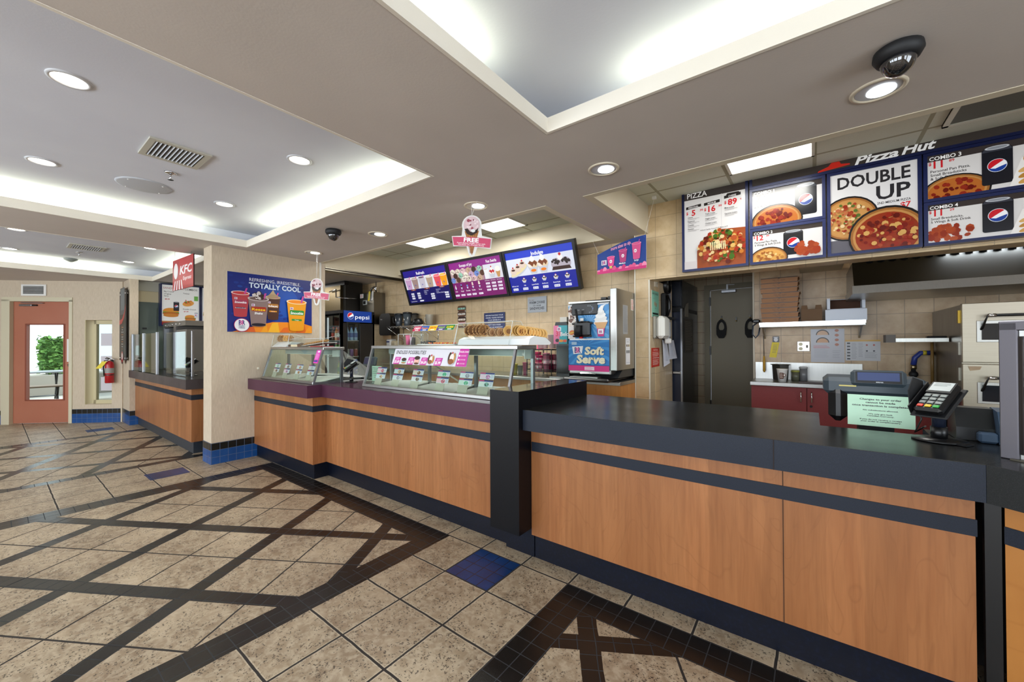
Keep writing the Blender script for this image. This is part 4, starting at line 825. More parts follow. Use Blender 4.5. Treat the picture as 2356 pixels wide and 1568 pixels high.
# ================================================================ ICE CREAM DISPLAY CASES
random.seed(21)
def case(x0,x1,yb,yt,zt,yr,label,nposts):
    o=thing('display_case',label,'display case',((x0+x1)/2,yb+.2,.985),'glass ice cream display cases'); z0=.985; zr=zt+.03
    m=M(); m.box(x0,x1,yb-.012,yb+.02,z0,z0+.028,MSS,.004); m.box(x0,x0+.02,yb,yr,z0,z0+.022,MAL); m.box(x1-.02,x1,yb,yr,z0,z0+.022,MAL); m.build('base_rail',o)
    m=M(); m.box(x0-.012,x1+.012,yt-.012,yr+.03,zt,zr,MSS,.004); m.build('top_rail',o)
    m=M(); m.slab((x0+.01,yb+.004,z0+.026),(x1-.01,yb+.004,z0+.026),(x1-.01,yt+.0,zt),(x0+.01,yt+.0,zt),.005,MGL); m.build('front_glass',o)
    for x in (x0+.006,x1-.006):
        m=M(); m.prism([(yb+.01,z0+.022),(yr,z0+.022),(yr,zt),(yt+.005,zt)],x-.0025,x+.0025,MGL,'x'); m.build('side_glass',o)
        m=M(); m.bar((x,yb,z0),(x,yt-.004,zt+.004),.02,.018,MAL,(0,1,0)); m.build('corner_trim',o)
        m=M(); m.box(x-.012,x+.012,yr-.012,yr+.016,z0,zt,mat('#84888c',.35,.8)); m.build('rear_post',o)
    for i in range(nposts):
        x=x0+(x1-x0)*(i+1)/(nposts+1); m=M(); m.box(x-.013,x+.013,yr-.01,yr+.014,z0,zt,mat('#84888c',.35,.8)); m.build('rear_post',o)
    m=M(); m.box(x0+.03,x1-.03,yr-.05,yr,zt-.055,zt-.004,mat('#9fa7a4',.4)); m.build('light_housing',o)
    m=M(); m.cyl((x0+.05,yr-.04,zt-.05),.007,x1-x0-.1,mat('#f4ffe2',.4,0,.9),10,ax='x'); m.build('fluorescent_tube',o)
    m=M(); m.box(x1-.016,x1-.010,yr-.10,yr-.01,zt-.075,zt-.005,mat('#cfd6d4',.4)); m.lathe((x1-.03,yr-.075,zt-.04),[(.016,-.015),(.016,.015)],MWH,14,ax='x'); m.build('lamp_socket',o)
    m=M(); m.slab((x0+.02,yr+.02,zt),(x1-.02,yr+.02,zt),(x1-.02,2.90,z0+.01),(x0+.02,2.90,z0+.01),.004,MGC); m.build('rear_guard',o)
    # cabinet deck with folding lids over the tubs
    m=M(); m.box(x0+.02,x1-.02,yb+.02,2.90,z0+.001,z0+.012,mat('#d6d9d6',.4)); m.build('deck',o)
    n=max(2,int((x1-x0)/.30)); w=(x1-x0-.06)/n
    for i in range(n):
        a=x0+.03+w*i; m=M(); k=.02+.02*(i%2)
        m.slab((a+.01,yb+.05,z0+.014),(a+w-.01,yb+.05,z0+.014),(a+w-.01,yb+.34,z0+.02+k),(a+.01,yb+.34,z0+.02+k),.006,mat('#eef0ec',.35))
        m.slab((a+.01,yb+.345,z0+.02+k),(a+w-.01,yb+.345,z0+.02+k),(a+w-.01,2.88,z0+.018),(a+.01,2.88,z0+.018),.006,mat('#e6e9e6',.35)); m.build('tub_lid',o)
    m=M(); m.bar((x0+.35,yr+.012,zt-.02),(x0+.75,2.86,z0+.03),.018,.012,MSSD); m.build('brace',o) if nposts>1 else None
    return o
case(-5.46,-4.165,2.05,2.16,1.345,2.36,'shorter glass ice cream case at left, against the pillar wall',1)
case(-3.57,-1.745,2.25,2.36,1.36,2.58,'longer glass ice cream case in the middle, next to the black divider',2)
def cards(x,y,cols,label,grp):
    o=thing('flavour_card_holder',label,'card holder',(x,y,.998),grp); V=Vector((0,.30,.954)).normalized()*1.3; U=Vector((1.55,0,0))
    c=Vector((x-.070,y,1.0)); Nn=U.cross(V).normalized()
    m=M(); m.slab(*[c+U*u+V*v for u,v in ((0,0),(.07,0),(.07,.055),(0,.055))],.003,mat('#b9b7a8',.3)); m.slab(*[c+U*u+V*v-Nn*-.001+Nn*-.004 for u,v in ((-.006,.05),(.10,.05),(.10,.142),(-.006,.142))],.002,MGC); m.build('clear_stand',o)
    for k,cc in enumerate(cols):
        m=M(); q=c+V*(.055+.046*(1-k)); m.slab(*[q+U*u+V*v for u,v in ((0,0),(.094,0),(.094,.040),(0,.040))],.002,mat('#e3e6f0',.5))
        A=Art(m,q,U,V); A.rect(.0,.031,.094,.040,'#2c3c84'); A.rect(0,.033,.035,.040,'#c83c7c'); A.rect(.002,.003,.036,.029,cc[1]); A.ell(.054,.014,.016,.013,cc[0],14); A.blobs(.054,.014,.012,.010,5,.003,['#3c2a26',cc[1]]); A.lines(.074,.027,.018,4,.006,.002,'#9aa0bc'); m.build('flavour_card',o)
    return o
FC=[('#d8607c','#f0c8d4'),('#d8b08c','#cfe0ea'),('#8c5a3c','#e8d4c8'),('#58b890','#cfe6dc'),('#9a96a8','#dce4ec'),('#c47cb8','#f0d0e4'),('#7fb4a8','#dfe8e4'),('#6f5648','#e4e0e8'),('#c9864e','#d8dce8'),('#b9c0c8','#e0d0d8')]
for i,(x,w) in enumerate(((-5.29,'leftmost'),(-5.01,'second'),(-4.71,'third'),(-4.43,'rightmost'))):
    cards(x,2.115,(FC[i+6],FC[(i*3+2)%10]),'two-tier flavour card holder, %s of four in the shorter ice cream case'%w,'flavour cards in the shorter case')
for i,(x,w) in enumerate(((-3.41,'leftmost'),(-3.14,'second'),(-2.86,'third'),(-2.525,'fourth'),(-2.255,'fifth'),(-2.035,'rightmost'))):
    cards(x,2.31,(FC[i],FC[(i*3+1)%10]),'two-tier flavour card holder, %s of six in the longer ice cream case'%w,'flavour cards in the longer case')
# banner hanging inside the top of the front glass
def slope(m,x0,x1,s0,s1,yb,yt,zt):
    a=Vector((0,yb+.004,1.011)); b=Vector((0,yt,zt)); V=(b-a); L=V.length; V.normalize(); Nn=Vector((1,0,0)).cross(V)
    O=Vector((x0,0,0))+a+V*(L-s1)+Nn*.003; A=Art(m,O,(1,0,0),V); return A,x1-x0,s1-s0,O,V,Nn
m=M(); A,w,h,O,V,Nn=slope(m,-3.19,-2.215,.0,.150,2.25,2.36,1.36); m.slab(O,O+Vector((w,0,0)),O+Vector((w,0,0))+V*h,O+V*h,.002,mat('#e0e0e8',.4)); A.clip=(0,0,w,h)
A.text(.03,h*.66,'ENDLESS POSSIBILITIES',h*.22,'#26202a','l',.012,w=.42,sh=.1)
for i,(u,p) in enumerate(((.02,'$3.69'),(.22,'$5.19'),(.40,'$4.69'),(.585,'$5.99'))): A.poly([(u,0),(u+.085,0),(u+.10,h*.46),(u+.015,h*.46)],'#c83ca0'); A.text(u+.048,h*.08,p,h*.17,'#ffffff','c',.03,w=.07); A.lines(u+.03,h*.40,.05,2,h*.07,h*.03,'#f0b8e0')
for u in (.17,): A.ell(u,h*.16,.032,h*.10,'#9ccdb8'); A.ell(u,h*.30,.034,h*.11,'#3a2420'); A.ell(u,h*.09,.03,h*.05,'#b08454')
A.ell(.355,h*.2,.034,h*.18,'#e8b4a8'); A.ell(.355,h*.42,.036,h*.12,'#3a2420'); A.ell(.355,h*.08,.032,h*.06,'#5a3424')
for u,k in ((.535,.9),(.79,1.15)): A.ell(u,h*.36*k,.042*k,h*.34*k,'#c8ccd4'); A.ell(u-.02,h*.42*k,.018*k,h*.28*k,'#3c2218'); A.ell(u+.03,h*.40*k,.014*k,h*.26*k,'#c48c4c'); A.ell(u+.004,h*.42*k,.022*k,h*.2*k,'#eee4dc'); A.ell(u,h*.22*k,.028*k,h*.14*k,'#8c5834'); A.ell(u+.005,h*.66*k,.008,h*.06,'#c02020')
A.poly([(w-.12,0),(w,0),(w,h),(w-.10,h)],'#c83ca0'); A.text(w-.05,h*.78,'YOUR OWN',h*.09,'#ffffff','c',.02)
for i in range(3): A.ell(w-.095,h*(.6-i*.22),.008,h*.05,'#ffffff',10); A.text(w-.08,h*(.57-i*.22),'CHOOSE',h*.07,'#f6d8ee','l',.01)
m.build('price_banner',label='white and magenta price banner reading ENDLESS POSSIBILITIES on the longer glass case',cat='banner')
m=M(); A,w,h,O,V,Nn=slope(m,-4.30,-4.205,.0,.15,2.05,2.16,1.345); m.slab(O,O+Vector((w,0,0)),O+Vector((w,0,0))+V*h,O+V*h,.002,mat('#d83cb0',.4)); A.rect(w*.3,h*.80,w*.8,h*.93,'#f8e0f4'); A.lines(w*.12,h*.72,w*.8,9,h*.05,h*.02,'#f0a8e0'); A.rect(w*.1,h*.10,w*.85,h*.22,'#2a3c9c')
m.build('hours_sticker',label='bright magenta notice stuck on the front glass of the shorter ice cream case',cat='sticker')
# ---- acrylic boxes on top of the longer case
def acryl(pts_side,x0,x1,name,label,cat,z=1.392,extra=None,loc=None):
    """box with the side outline pts_side (y,z) between x0 and x1"""
    o=thing(name,label,cat,((x0+x1)/2,2.5,z)); m=M(); t=.004
    for x in (x0,x1-t): m.prism(pts_side,x,x+t,MGC,'x')
    m.build('side_panel',o) if False else None
    m=M(); m.prism(pts_side,x0,x0+t,MGC,'x'); m.build('side_panel',o); m=M(); m.prism(pts_side,x1-t,x1,MGC,'x'); m.build('side_panel',o)
    P=pts_side
    m=M(); m.slab((x0,P[0][0],P[0][1]),(x1,P[0][0],P[0][1]),(x1,P[-1][0],P[-1][1]),(x0,P[-1][0],P[-1][1]),t,MGC); m.build('front_panel',o)
    m=M(); m.slab((x0,P[-1][0],P[-1][1]),(x1,P[-1][0],P[-1][1]),(x1,P[-2][0],P[-2][1]),(x0,P[-2][0],P[-2][1]),t,MGC); m.build('top_panel',o)
    e=mat('#dfe6e4',.2)
    for x in (x0,x1):
        m=M(); m.tube([(x,)+tuple(p) for p in P]+[(x,)+tuple(P[0])],.0022,e,5); m.build('edge_trim',o)
    m=M(); m.tube([(x0,)+tuple(P[-1]),(x1,)+tuple(P[-1])],.0022,e,5); m.build('edge_trim',o)
    return o
cb=acryl([(2.40,1.394),(2.74,1.394),(2.70,1.43),(2.56,1.58),(2.45,1.58)],-2.44,-1.85,'cone_display_box','clear acrylic cone box on the longer case, full of waffle and cake cones','display box')
m=M(); m.prism([(2.42,1.394),(2.72,1.394),(2.74,1.41),(2.66,1.45),(2.50,1.462),(2.44,1.44)],-2.42,-1.68,mat('#edf1f2',.35),'x'); m.build('cone_tray',cb)
tb=acryl([(2.40,1.394),(2.62,1.394),(2.62,1.50),(2.50,1.575),(2.46,1.575)],-3.03,-2.452,'topping_box','clear acrylic topping box with five coloured candy labels along its top','display box')
m=M(); m.box(-2.95,-2.46,2.42,2.6,1.394,1.404,MWH); m.build('tray',tb)
m=M(); a=Vector((-3.02,2.419,1.525)); V=Vector((0,.03,.045)).normalized(); A=Art(m,a,(1,0,0),V); w=.55/5
for i,(c,t,tc) in enumerate((('#c8204c','OREO','#ffffff'),('#1c5cb4','Reese','#f08c1c'),('#f0c818','DENTYN','#c83018'),('#4c2c84','SPRINKLES','#9cd03c'),('#1c7c2c','GUMMI','#f0d020'))):
    A.rect(i*w,0,i*w+w,.054,c); A.text(i*w+w/2,.022,t,.020,tc,'c',.03,w=w*.78); A.rect(i*w+w*.3,.006,i*w+w*.75,.014,'#ffffff')
m.slab(a,a+Vector((.55,0,0)),a+Vector((.55,0,0))+V*.054,a+V*.054,.002,MWH); m.build('candy_labels',tb)
m=M()
for i in range(70):
    x=random.uniform(-2.93,-2.83); m.ball((x,random.uniform(2.44,2.56),1.41+random.random()*.02),.008,mat('#241c1c',.6),6)
m.build('cookie_crumbs',label='dark cookie crumbs heaped at the left of the topping box',cat='topping',kind='stuff')
m=M()
for i in range(90):
    x=random.uniform(-2.80,-2.56); m.ball((x,random.uniform(2.43,2.57),1.407+random.random()*.008),.006,mat(random.choice(['#e85020','#f0a018','#f0d040','#d83828']),.5),6)
m.build('candy_sprinkles',label='orange and yellow candy sprinkles along the tray of the topping box',cat='topping',kind='stuff')
nb=acryl([(2.42,1.394),(2.58,1.394),(2.58,1.50),(2.44,1.50),(2.42,1.50)],-3.235,-3.05,'napkin_box','small clear acrylic box with pink cup lids at the left end of the longer case','display box')
m=M(); m.box(-3.10,-3.06,2.47,2.49,1.396,1.47,mat('#30242c',.4)); m.build('spoon_holder',nb)
for i,(x,c) in enumerate(((-3.185,'#e07098'),(-3.12,'#e8a8c8'))):
    m=M(); m.lathe((x,2.50,1.397),[(.018,0),(.024,.075+.02*(1-i))],mat(c,.5),14); m.build('paper_cup',label='pink paper cup %s inside the small clear box on the longer case'%('at left' if i==0 else 'at right'),cat='cup')
def waffle(x,y,z,r,h,tilt,rz,label,grp,kind='bowl'):
    m=M(); wc=mat('#b98850',.7); wi=mat('#a5743e',.75)
    X=Matrix.Translation((x,y,z))@Matrix.Rotation(rz,4,'Z')@Matrix.Rotation(tilt,4,'X'); m.x=X
    if kind=='bowl':
        m.lathe((0,0,0),[(r*.25,0),(r*.6,h*.35),(r,h)],wc,20,cap=False); m.lathe((0,0,0),[(r*.22,.006),(r*.55,h*.37),(r*.96,h*1.0)],wi,20,cap=False)
        for i in range(20):
            a=i/20*6.283; m.ball((r*math.cos(a),r*math.sin(a),h+ (.004 if i%2 else -.004)),.0075,wc,6)
        for i in range(14):
            for s in (1,-1):
                pts=[((r*(.3+.7*t)+.001)*math.cos(i/14*6.283+s*t*.8),(r*(.3+.7*t)+.001)*math.sin(i/14*6.283+s*t*.8),h*(.08+.92*t**1.3)) for t in (0,.33,.66,1)]
                m.tube(pts,.0016,mat('#94622f',.7),4,False)
    else:
        c1=mat('#e0b46c',.7) if kind=='gold' else mat('#c39a6e',.7)
        m.lathe((0,0,0),[(r*.62,0),(r*.78,h*.5),(r*.80,h*.55),(r*.97,h*.6),(r,h),(r*.93,h),(r*.74,h*.5),(r*.5,.01)],c1,24); 
        for i in range(24): a=i/24*6.283; m.bar((r*.99*math.cos(a),r*.99*math.sin(a),h*.62),(r*1.01*math.cos(a),r*1.01*math.sin(a),h*.97),.003,.003,mat('#a97a3c',.7))
        m.lathe((0,0,0),[(r*.5,.011),(.001,.011)],mat('#8c6030',.7),20,cap=False)
    return m.build('waffle_bowl' if kind=='bowl' else 'cake_cone',label=label,cat='cone',group=grp)
P=-R(75)
G2='waffle bowls in the cone box on the longer case'
for i,(x,l) in enumerate(((-2.385,'leftmost'),(-2.345,'second'),(-2.29,'third'),(-2.255,'fourth'),(-2.22,'rightmost'))):
    waffle(x,2.56-.012*i*0,1.505+.004*(i%2),.046,.06,R(78),R(28),'brown lattice waffle bowl on its side, %s of five in the clear cone box'%l,G2)
G3='cake cones in the cone box on the longer case'
cc=[(-2.150,.034,'tan',1.495),(-2.125,.034,'tan',1.493),(-2.065,.034,'tan',1.495),(-2.04,.034,'tan',1.492),(-1.965,.042,'gold',1.503),(-1.885,.042,'gold',1.502),(-1.862,.042,'gold',1.50),(-1.838,.041,'gold',1.498)]
od=['first','second','third','fourth','fifth','sixth','seventh','eighth']
for i,(x,r,k,z) in enumerate(cc): waffle(x,2.555,z,r,.045,R(82),R(28 if i<5 else 38),'%s cake cone in the clear cone box, %s of the eight cake cones'%('small tan' if k=='tan' else 'large golden',od[i]),G3,k)
for i in range(6): waffle(-1.80+i*.016,2.575+i*.018,1.496-i*.004,.039,.03,R(82),R(48),'golden waffle cup in the nested row at the right end of the cone box','golden cups nested at the right end of the cone box','gold')
# ---- boxes on the shorter case
wb=acryl([(2.17,1.377),(2.36,1.377),(2.36,1.50),(2.26,1.53),(2.20,1.53)],-5.50,-5.06,'cone_display_box','clear acrylic cone box on the shorter case, against the pillar wall','display box',1.377)
m=M(); m.prism([(2.165,1.377),(2.34,1.377),(2.34,1.43),(2.24,1.437)],-5.48,-5.08,mat('#edf1f2',.35),'x'); m.build('cone_tray',wb)
for i,(x,k) in enumerate(((-5.43,'bowl'),(-5.37,'bowl'),(-5.29,'gold'),(-5.21,'gold'),(-5.15,'tan'))):
    waffle(x,2.28,1.475,.036,.045,R(78),R(20),'%s cone lying in the box on the shorter case, %s from the left'%('waffle' if k=='bowl' else 'cake',od[i]),'cones in the box on the shorter case',k)
kb=acryl([(2.17,1.377),(2.36,1.377),(2.36,1.51),(2.20,1.47),(2.17,1.47)],-5.02,-4.20,'cookie_box','low clear acrylic box on the shorter case, holding round cookies','display box',1.377)
m=M(); m.slab((-4.75,2.19,1.39),(-4.22,2.19,1.43),(-4.22,2.34,1.43),(-4.75,2.34,1.39),.005,MWH); m.build('sloped_tray',kb)
m=M(); m.box(-5.01,-4.72,2.166,2.17,1.379,1.405,mat('#d9cba8',.5)); m.box(-5.01,-4.95,2.163,2.168,1.379,1.405,mat('#4a3424',.5)); m.box(-4.78,-4.72,2.163,2.168,1.379,1.405,mat('#6a4a34',.5)); m.build('label_strip',kb)
m=M(); m.box(-4.55,-4.30,2.20,2.34,1.378,1.388,mat('#b81c2c',.5)); m.build('red_lid',kb)
for i in range(9):
    m=M(); x=-4.72+i*.055; z=1.402+i*.0042; m.x=Matrix.Translation((x,2.24,z))@Matrix.Rotation(R(12),4,'X')@Matrix.Rotation(-R(28),4,'Y'); m.lathe((0,0,0),[(.036,0),(.040,.005),(.032,.011),(.002,.013)],mat('#b98b54',.75),18)
    for k in range(6): m.ball((random.uniform(-.025,.025),random.uniform(-.025,.025),.011),.004,mat('#4a2c18',.6),6)
    m.build('cookie',label='round golden cookie in the overlapping row in the low clear box',cat='cookie',group='cookies in the row on the shorter case')
m=M(); m.lathe((-4.90,2.27,1.379),[(.075,0),(.07,.018),(.045,.034),(.01,.042)],mat('#5a4a3c',.9),20)
for i in range(30): a=random.random()*6.28; q=random.random()*.06; m.ball((-4.90+q*math.cos(a),2.27+q*math.sin(a),1.40+.02*(1-q/.06)),.008,mat(random.choice(['#4c3c30','#6c5a48','#3a2c24']),.9),6)
m.build('chocolate_chip_heap',label='brown heap of cookie pieces at the left of the low clear cookie box',cat='cookies',kind='stuff')
# ================================================================ TILLS AND CARD READERS
def cardreader(x,y,z,rz,label,s=1.0,shield=True):
    o=thing('card_reader',label,'card reader',(x,y,z),None,rz)
    m=M(); m.lathe((0,0,0),[(.075*s,0),(.075*s,.006),(.03*s,.012)],MBK,24); m.prism([(-.075,-.02),(.10,-.05),(.10,.01),(-.07,.03)],0,.006,MBK); m.build('base_plate',o,local=True)
    m=M(); m.cyl((0,0,.008),.023*s,.05,MBK,18); m.cyl((0,0,.055),.019*s,.10,mat('#1a2030',.35),18); m.build('stand_pole',o,local=True)
    T=Matrix.Translation((0,-.012,.168))@Matrix.Rotation(R(33),4,'X')
    m=M(); m.x=T; m.box(-.052*s,.052*s,-.085*s,.095*s,-.02,-.012,MBKM,.004); m.box(-.056*s,-.052*s,-.07*s,.09*s,-.02,.02,MBKM); m.build('cradle',o,local=True)
    m=M(); m.x=T; m.box(-.04*s,.04*s,-.08*s,.09*s,-.012,.022,MBK,.010); m.box(-.036*s,.036*s,.02*s,.086*s,.022,.026,MBK,.004); m.build('body',o,local=True)
    m=M(); m.x=T; A=Art(m,(-.03*s,.03*s,.0265),(1,0,0),(0,1,0)); A.rect(0,0,.06*s,.052*s,'#cdd4d2'); A.lines(.006*s,.046*s,.046*s,3,.008,.002,'#5c6464'); m.build('screen',o,local=True)
    m=M(); m.x=T
    for r_ in range(4):
        for c in range(3):
            col='#8f9692' if r_<3 else ('#d8341c','#e8c21c','#28a83c')[c]; m.box((-.031+c*.022)*s,(-.031+c*.022+.018)*s,(.010-r_*.021-.014)*s,(.010-r_*.021)*s,.022,.0265,mat(col,.4),.002)
    m.build('keypad',o,local=True)
    if shield:
        m=M(); m.x=T@Matrix.Translation((-.062*s,.0,0)); m.prism([(-.06,-.02),(.07,-.02),(.09,.03),(.04,.085),(-.02,.06)],-.004,0,MBKM,'x'); m.build('privacy_shield',o,local=True)
    return o
cardreader(.425,2.42,.987,R(-32),'large black card reader on a post, on the right of the black counter',1.12)
cardreader(-4.065,2.42,.987,R(-8),'black card reader on a post between the two glass ice cream cases',.9)
cardreader(-7.10,1.75,.972,R(20),'small black card reader on the far left brown counter',1.0)
TG=mat('#37424a',.4); TG2=mat('#2a3238',.45)
o=thing('cash_register','dark grey cash register with a customer display, behind the black counter','cash register',(.27,2.85,.78))
m=M(); m.box(.03,.80,2.56,3.1,.74,.78,MTOP); m.box(.03,.80,2.60,3.05,0,.74,mat('#2b2523',.6)); m.build('till_shelf',label='low dark shelf behind the black counter under the cash register',cat='shelf')
m=M(); m.box(.05,.46,2.76,3.05,1.12,1.215,TG,.022); m.build('till_body',o); m=M(); m.box(.07,.15,2.74,2.85,.98,1.16,MBK,.03); m.build('card_swipe',o)
m=M(); m.box(.20,.34,2.85,2.97,.78,1.13,MBKM); m.box(.14,.40,2.78,3.02,.78,.80,MBKM,.008); m.build('stand',o)
m=M(); m.x=Matrix.Translation((.27,2.745,1.176))@Matrix.Rotation(-R(12),4,'X'); m.box(-.107,.107,0,.035,0,.085,TG,.014); m.build('customer_display',o)
m=M(); m.x=Matrix.Translation((.27,2.745,1.176))@Matrix.Rotation(-R(12),4,'X'); m.box(-.088,.088,-.002,.004,.016,.074,MBK); A=Art(m,(-.080,-.002,.022),(1,0,0),(0,0,1),.25); A.rect(0,.006,.16,.048,'#3a4a7c'); A.e=0; A.text(.085,-.004,'micros',.007,'#d8dce0','c',.02); m.build('display_window',o)
m=M(); m.box(.115,.185,2.757,2.76,1.168,1.175,mat('#d8c878',.6)); m.build('tape_strip',o)
m=M(); a=Vector((.148,2.735,.975)); U=Vector((.262,.012,-.0)); m.box(.148,.402,2.737,2.740,.972,1.130,mat('#c9f0d2',.5)); A=Art(m,(.148,2.737,.972),(1,0,0),(0,0,1)); w,h=.254,.158
for v,t,hh,ww in ((.84,'Changes to your order',.055,.62),(.74,'cannot be made',.055,.44),(.64,'once transaction is completed.',.055,.86),(.50,'No substitutions allowed.',.035,.52),(.38,'We only give back',.035,.36),(.32,'Canadian Currency.',.035,.40),(.20,'If you do not receive a receipt',.035,.62),(.14,'your order is complimentary.',.035,.60)): A.text(w/2,h*v,t,h*hh,'#181a18','c',.025,w=w*ww)
m.build('order_notice',label='pale green paper notice hanging below the cash register at right',cat='notice')
m=M(); m.tube([(.405,2.76,1.10),(.42,2.72,1.03),(.40,2.74,.96),(.43,2.70,1.0),(.41,2.66,.995)],.004,MBK,6); m.build('register_cable',label='thin black cable between the cash register and the card reader post',cat='cable')
o=thing('coin_dispenser','blue-grey rounded coin changer on the black counter right of the card reader','coin dispenser',(.66,2.55,.985))
BG=mat('#35475c',.4); m=M(); m.prism([(2.46,.987),(2.62,.987),(2.62,1.10),(2.56,1.125),(2.48,1.115),(2.455,1.06)],.60,.80,BG,'x'); m.build('body',o)
m=M(); m.prism([(2.50,.987),(2.64,.987),(2.64,1.07),(2.60,1.12),(2.53,1.12),(2.50,1.04)],.49,.60,MBK,'x'); m.build('coin_chute',o); m=M(); m.box(.545,.60,2.455,2.50,.987,1.03,BG,.008); m.build('coin_cup',o)
def smalltill(x,y,z,label,s=1.):
    o=thing('till_screen',label,'cash register',(x,y,z))
    m=M(); m.box(x-.09*s,x+.09*s,y-.08*s,y+.1*s,z,z+.035,MBK,.012); m.prism([(y-.05,z+.03),(y+.06,z+.03),(y+.03,z+.17),(y-.01,z+.17)],x-.05,x+.05,TG2,'x'); m.build('base',o)
    m=M(); m.x=Matrix.Translation((x,y-.03,z+.20))@Matrix.Rotation(-R(14),4,'X'); m.box(-.12*s,.12*s,0,.04,-.035,.075,TG,.014); m.build('screen_body',o)
    m=M(); m.x=Matrix.Translation((x,y-.03,z+.20))@Matrix.Rotation(-R(14),4,'X'); A=Art(m,(-.095*s,-.001,-.015),(1,0,0),(0,0,1),.2); A.rect(0,0,.19*s,.07,'#3a3c5c'); m.build('display_window',o); return o
smalltill(-4.20,2.75,.987,'dark till with a tilted display behind the card reader between the glass cases')
m=M(); m.tube([(-4.12,2.66,.992),(-4.08,2.58,.995),(-4.05,2.62,.99),(-4.0,2.7,.99)],.004,MWH,6); m.build('till_cable',label='thin white cable on the purple counter beside the till',cat='cable')
m=M(); m.box(-3.98,-3.80,2.62,2.624,.99,1.16,mat('#bfe0cc',.5)); A=Art(m,(-3.98,2.62,.99),(1,0,0),(0,0,1))
for i,t in enumerate(('Changes to your order','cannot be made','once transaction is completed.','No substitutions allowed.','We only give back','Canadian Currency.')): A.text(.09,.145-i*.021,t,.009,'#20281f','c',.02,w=.15 if len(t)>18 else .10)
m.build('order_notice',label='pale green paper notice seen through the left end of the longer glass case',cat='notice')
smalltill(-6.95,2.15,.972,'small dark till on the far left brown counter beside the pillar')
m=M(); m.box(-6.72,-6.56,1.90,1.904,.975,1.14,mat('#c4ecd4',.5)); A=Art(m,(-6.72,1.90,.975),(1,0,0),(0,0,1)); A.text(.08,.135,'Changes to your',.012,'#20281f','c',.02); A.lines(.02,.12,.12,6,.018,.006,'#3c443c'); m.build('order_notice',label='pale green notice on the far left brown counter, cut by the pillar',cat='notice')
# ================================================================ DRINKS FRIDGE AND BACK OF THE ICE CREAM AREA
random.seed(33)
o=thing('drinks_fridge','tall black glass-sided drinks fridge with a blue lit header, beside the pillar wall','fridge',(-6.18,3.63,0))
X0,X1,Y0,Y1=-6.46,-5.9,3.33,3.93
m=M(); m.box(X0,X1,Y0,Y1,0,.25,MBK); m.box(X0,X1,Y0,Y1,1.90,1.95,MBK); m.box(X0,X0+.03,Y0,Y1,.25,1.9,MBK); m.box(X0,X1,Y1-.03,Y1,.25,1.9,MBK)
m.box(X0,X0+.035,Y0,Y0+.03,.25,1.9,MBK); m.box(X1-.04,X1,Y0,Y0+.04,.25,1.9,MBK); m.build('cabinet',o)
m=M(); m.box(X1-.03,X1,3.66,3.93,.25,1.77,MBK); m.box(X1-.03,X1,Y0,3.43,.25,1.77,MBK); m.box(X1-.03,X1,Y0,Y1,1.75,1.90,MBK); m.box(X1-.02,X1+.006,3.425,3.445,.3,1.76,MBKM); m.box(X1,X1+.012,3.655,3.665,.5,1.7,mat('#2a2c30',.3)); m.build('door_frame',o)
m=M(); m.box(X1-.012,X1-.008,3.44,3.66,.3,1.75,MGL); m.build('door_glass',o); m=M(); m.box(X0+.035,X1-.04,Y0+.01,Y0+.014,.28,1.87,MGL); m.build('side_glass',o)
m=M(); m.box(X1,X1+.012,3.375,3.87,1.765,1.945,mat('#123a94',.3)); A=Art(m,(X1+.012,3.375,1.765),(0,1,0),(0,0,1),.55); A.rect(0,0,.495,.18,'#0f3f9c'); A.e=.8; A.globe(.115,.098,.050); A.text(.195,.055,'pepsi',.066,'#f2f4f8','l',.005,w=.255); m.build('lit_header',o)
for z in (.62,.92,1.21,1.47):
    m=M(); m.box(X0+.03,X1-.05,Y0+.03,Y1-.05,z-.008,z,mat('#c9cac8',.3)); m.build('shelf',o)
m=M(); m.box(X0+.05,X0+.07,Y0+.05,Y0+.07,.3,1.85,mat('#d8dce4',.4,0,.6)); m.build('light_strip',o)
def can3(x,y,z,c,tip='#c8ccd2',s=1):
    m=M(); m.lathe((x,y,z),[(.024,0),(.031,.006),(.032,.105),(.027,.118)],mat(c,.3),14); m.lathe((x,y,z),[(.0275,.118),(.025,.121)],mat(tip,.3,1),14)
    return m
def bottle(x,y,z,c,lc,cap):
    m=M(); m.lathe((x,y,z),[(.030,0),(.033,.01),(.033,.13),(.014,.185),(.013,.20)],mat(c,.15),14); m.lathe((x,y,z+.05),[(.0338,0),(.0338,.07)],mat(lc,.5),14,cap=False); m.lathe((x,y,z+.198),[(.015,0),(.015,.018)],mat(cap,.5),12); return m
row=['lowest','second','third','top']
for si,(z,kind) in enumerate(((.622,'can'),(.922,'can'),(1.212,'can'))):
    for j in range(3):
        for lay in range(2 if si<2 else 1):
            c=['#163c94','#1c4ca8','#163c94'] if si==0 else (['#1c4ca8','#20262e','#163c94'] if si==1 else ['#8a8f98','#5b3a7c','#6a1c24'])
            y=3.475+j*.075; m=can3(-5.965,y,z+lay*.123,c[j])
            if si<2:
                A=Art(m,(-5.965+.0325,y-.015,z+lay*.123+.03),(0,1,0),(0,0,1)); A.globe(.015,.035,.014)
            m.build('drink_can',label='%s drink can on the %s fridge shelf, %s%s'%('blue' if si<2 else 'dark',row[si],('left','middle','right')[j],(', upper layer' if lay else ', lower layer') if si<2 else ''),cat='can',group='drink cans in the black fridge')
for j in range(3):
    m=bottle(-5.965,3.475+j*.075,1.472,'#7c9cc0','#2c4c8c','#2c4c8c'); m.build('water_bottle',label='clear blue-labelled bottle on the top fridge shelf, %s of three'%('left','middle','right')[j],cat='bottle',group='bottles in the black fridge')
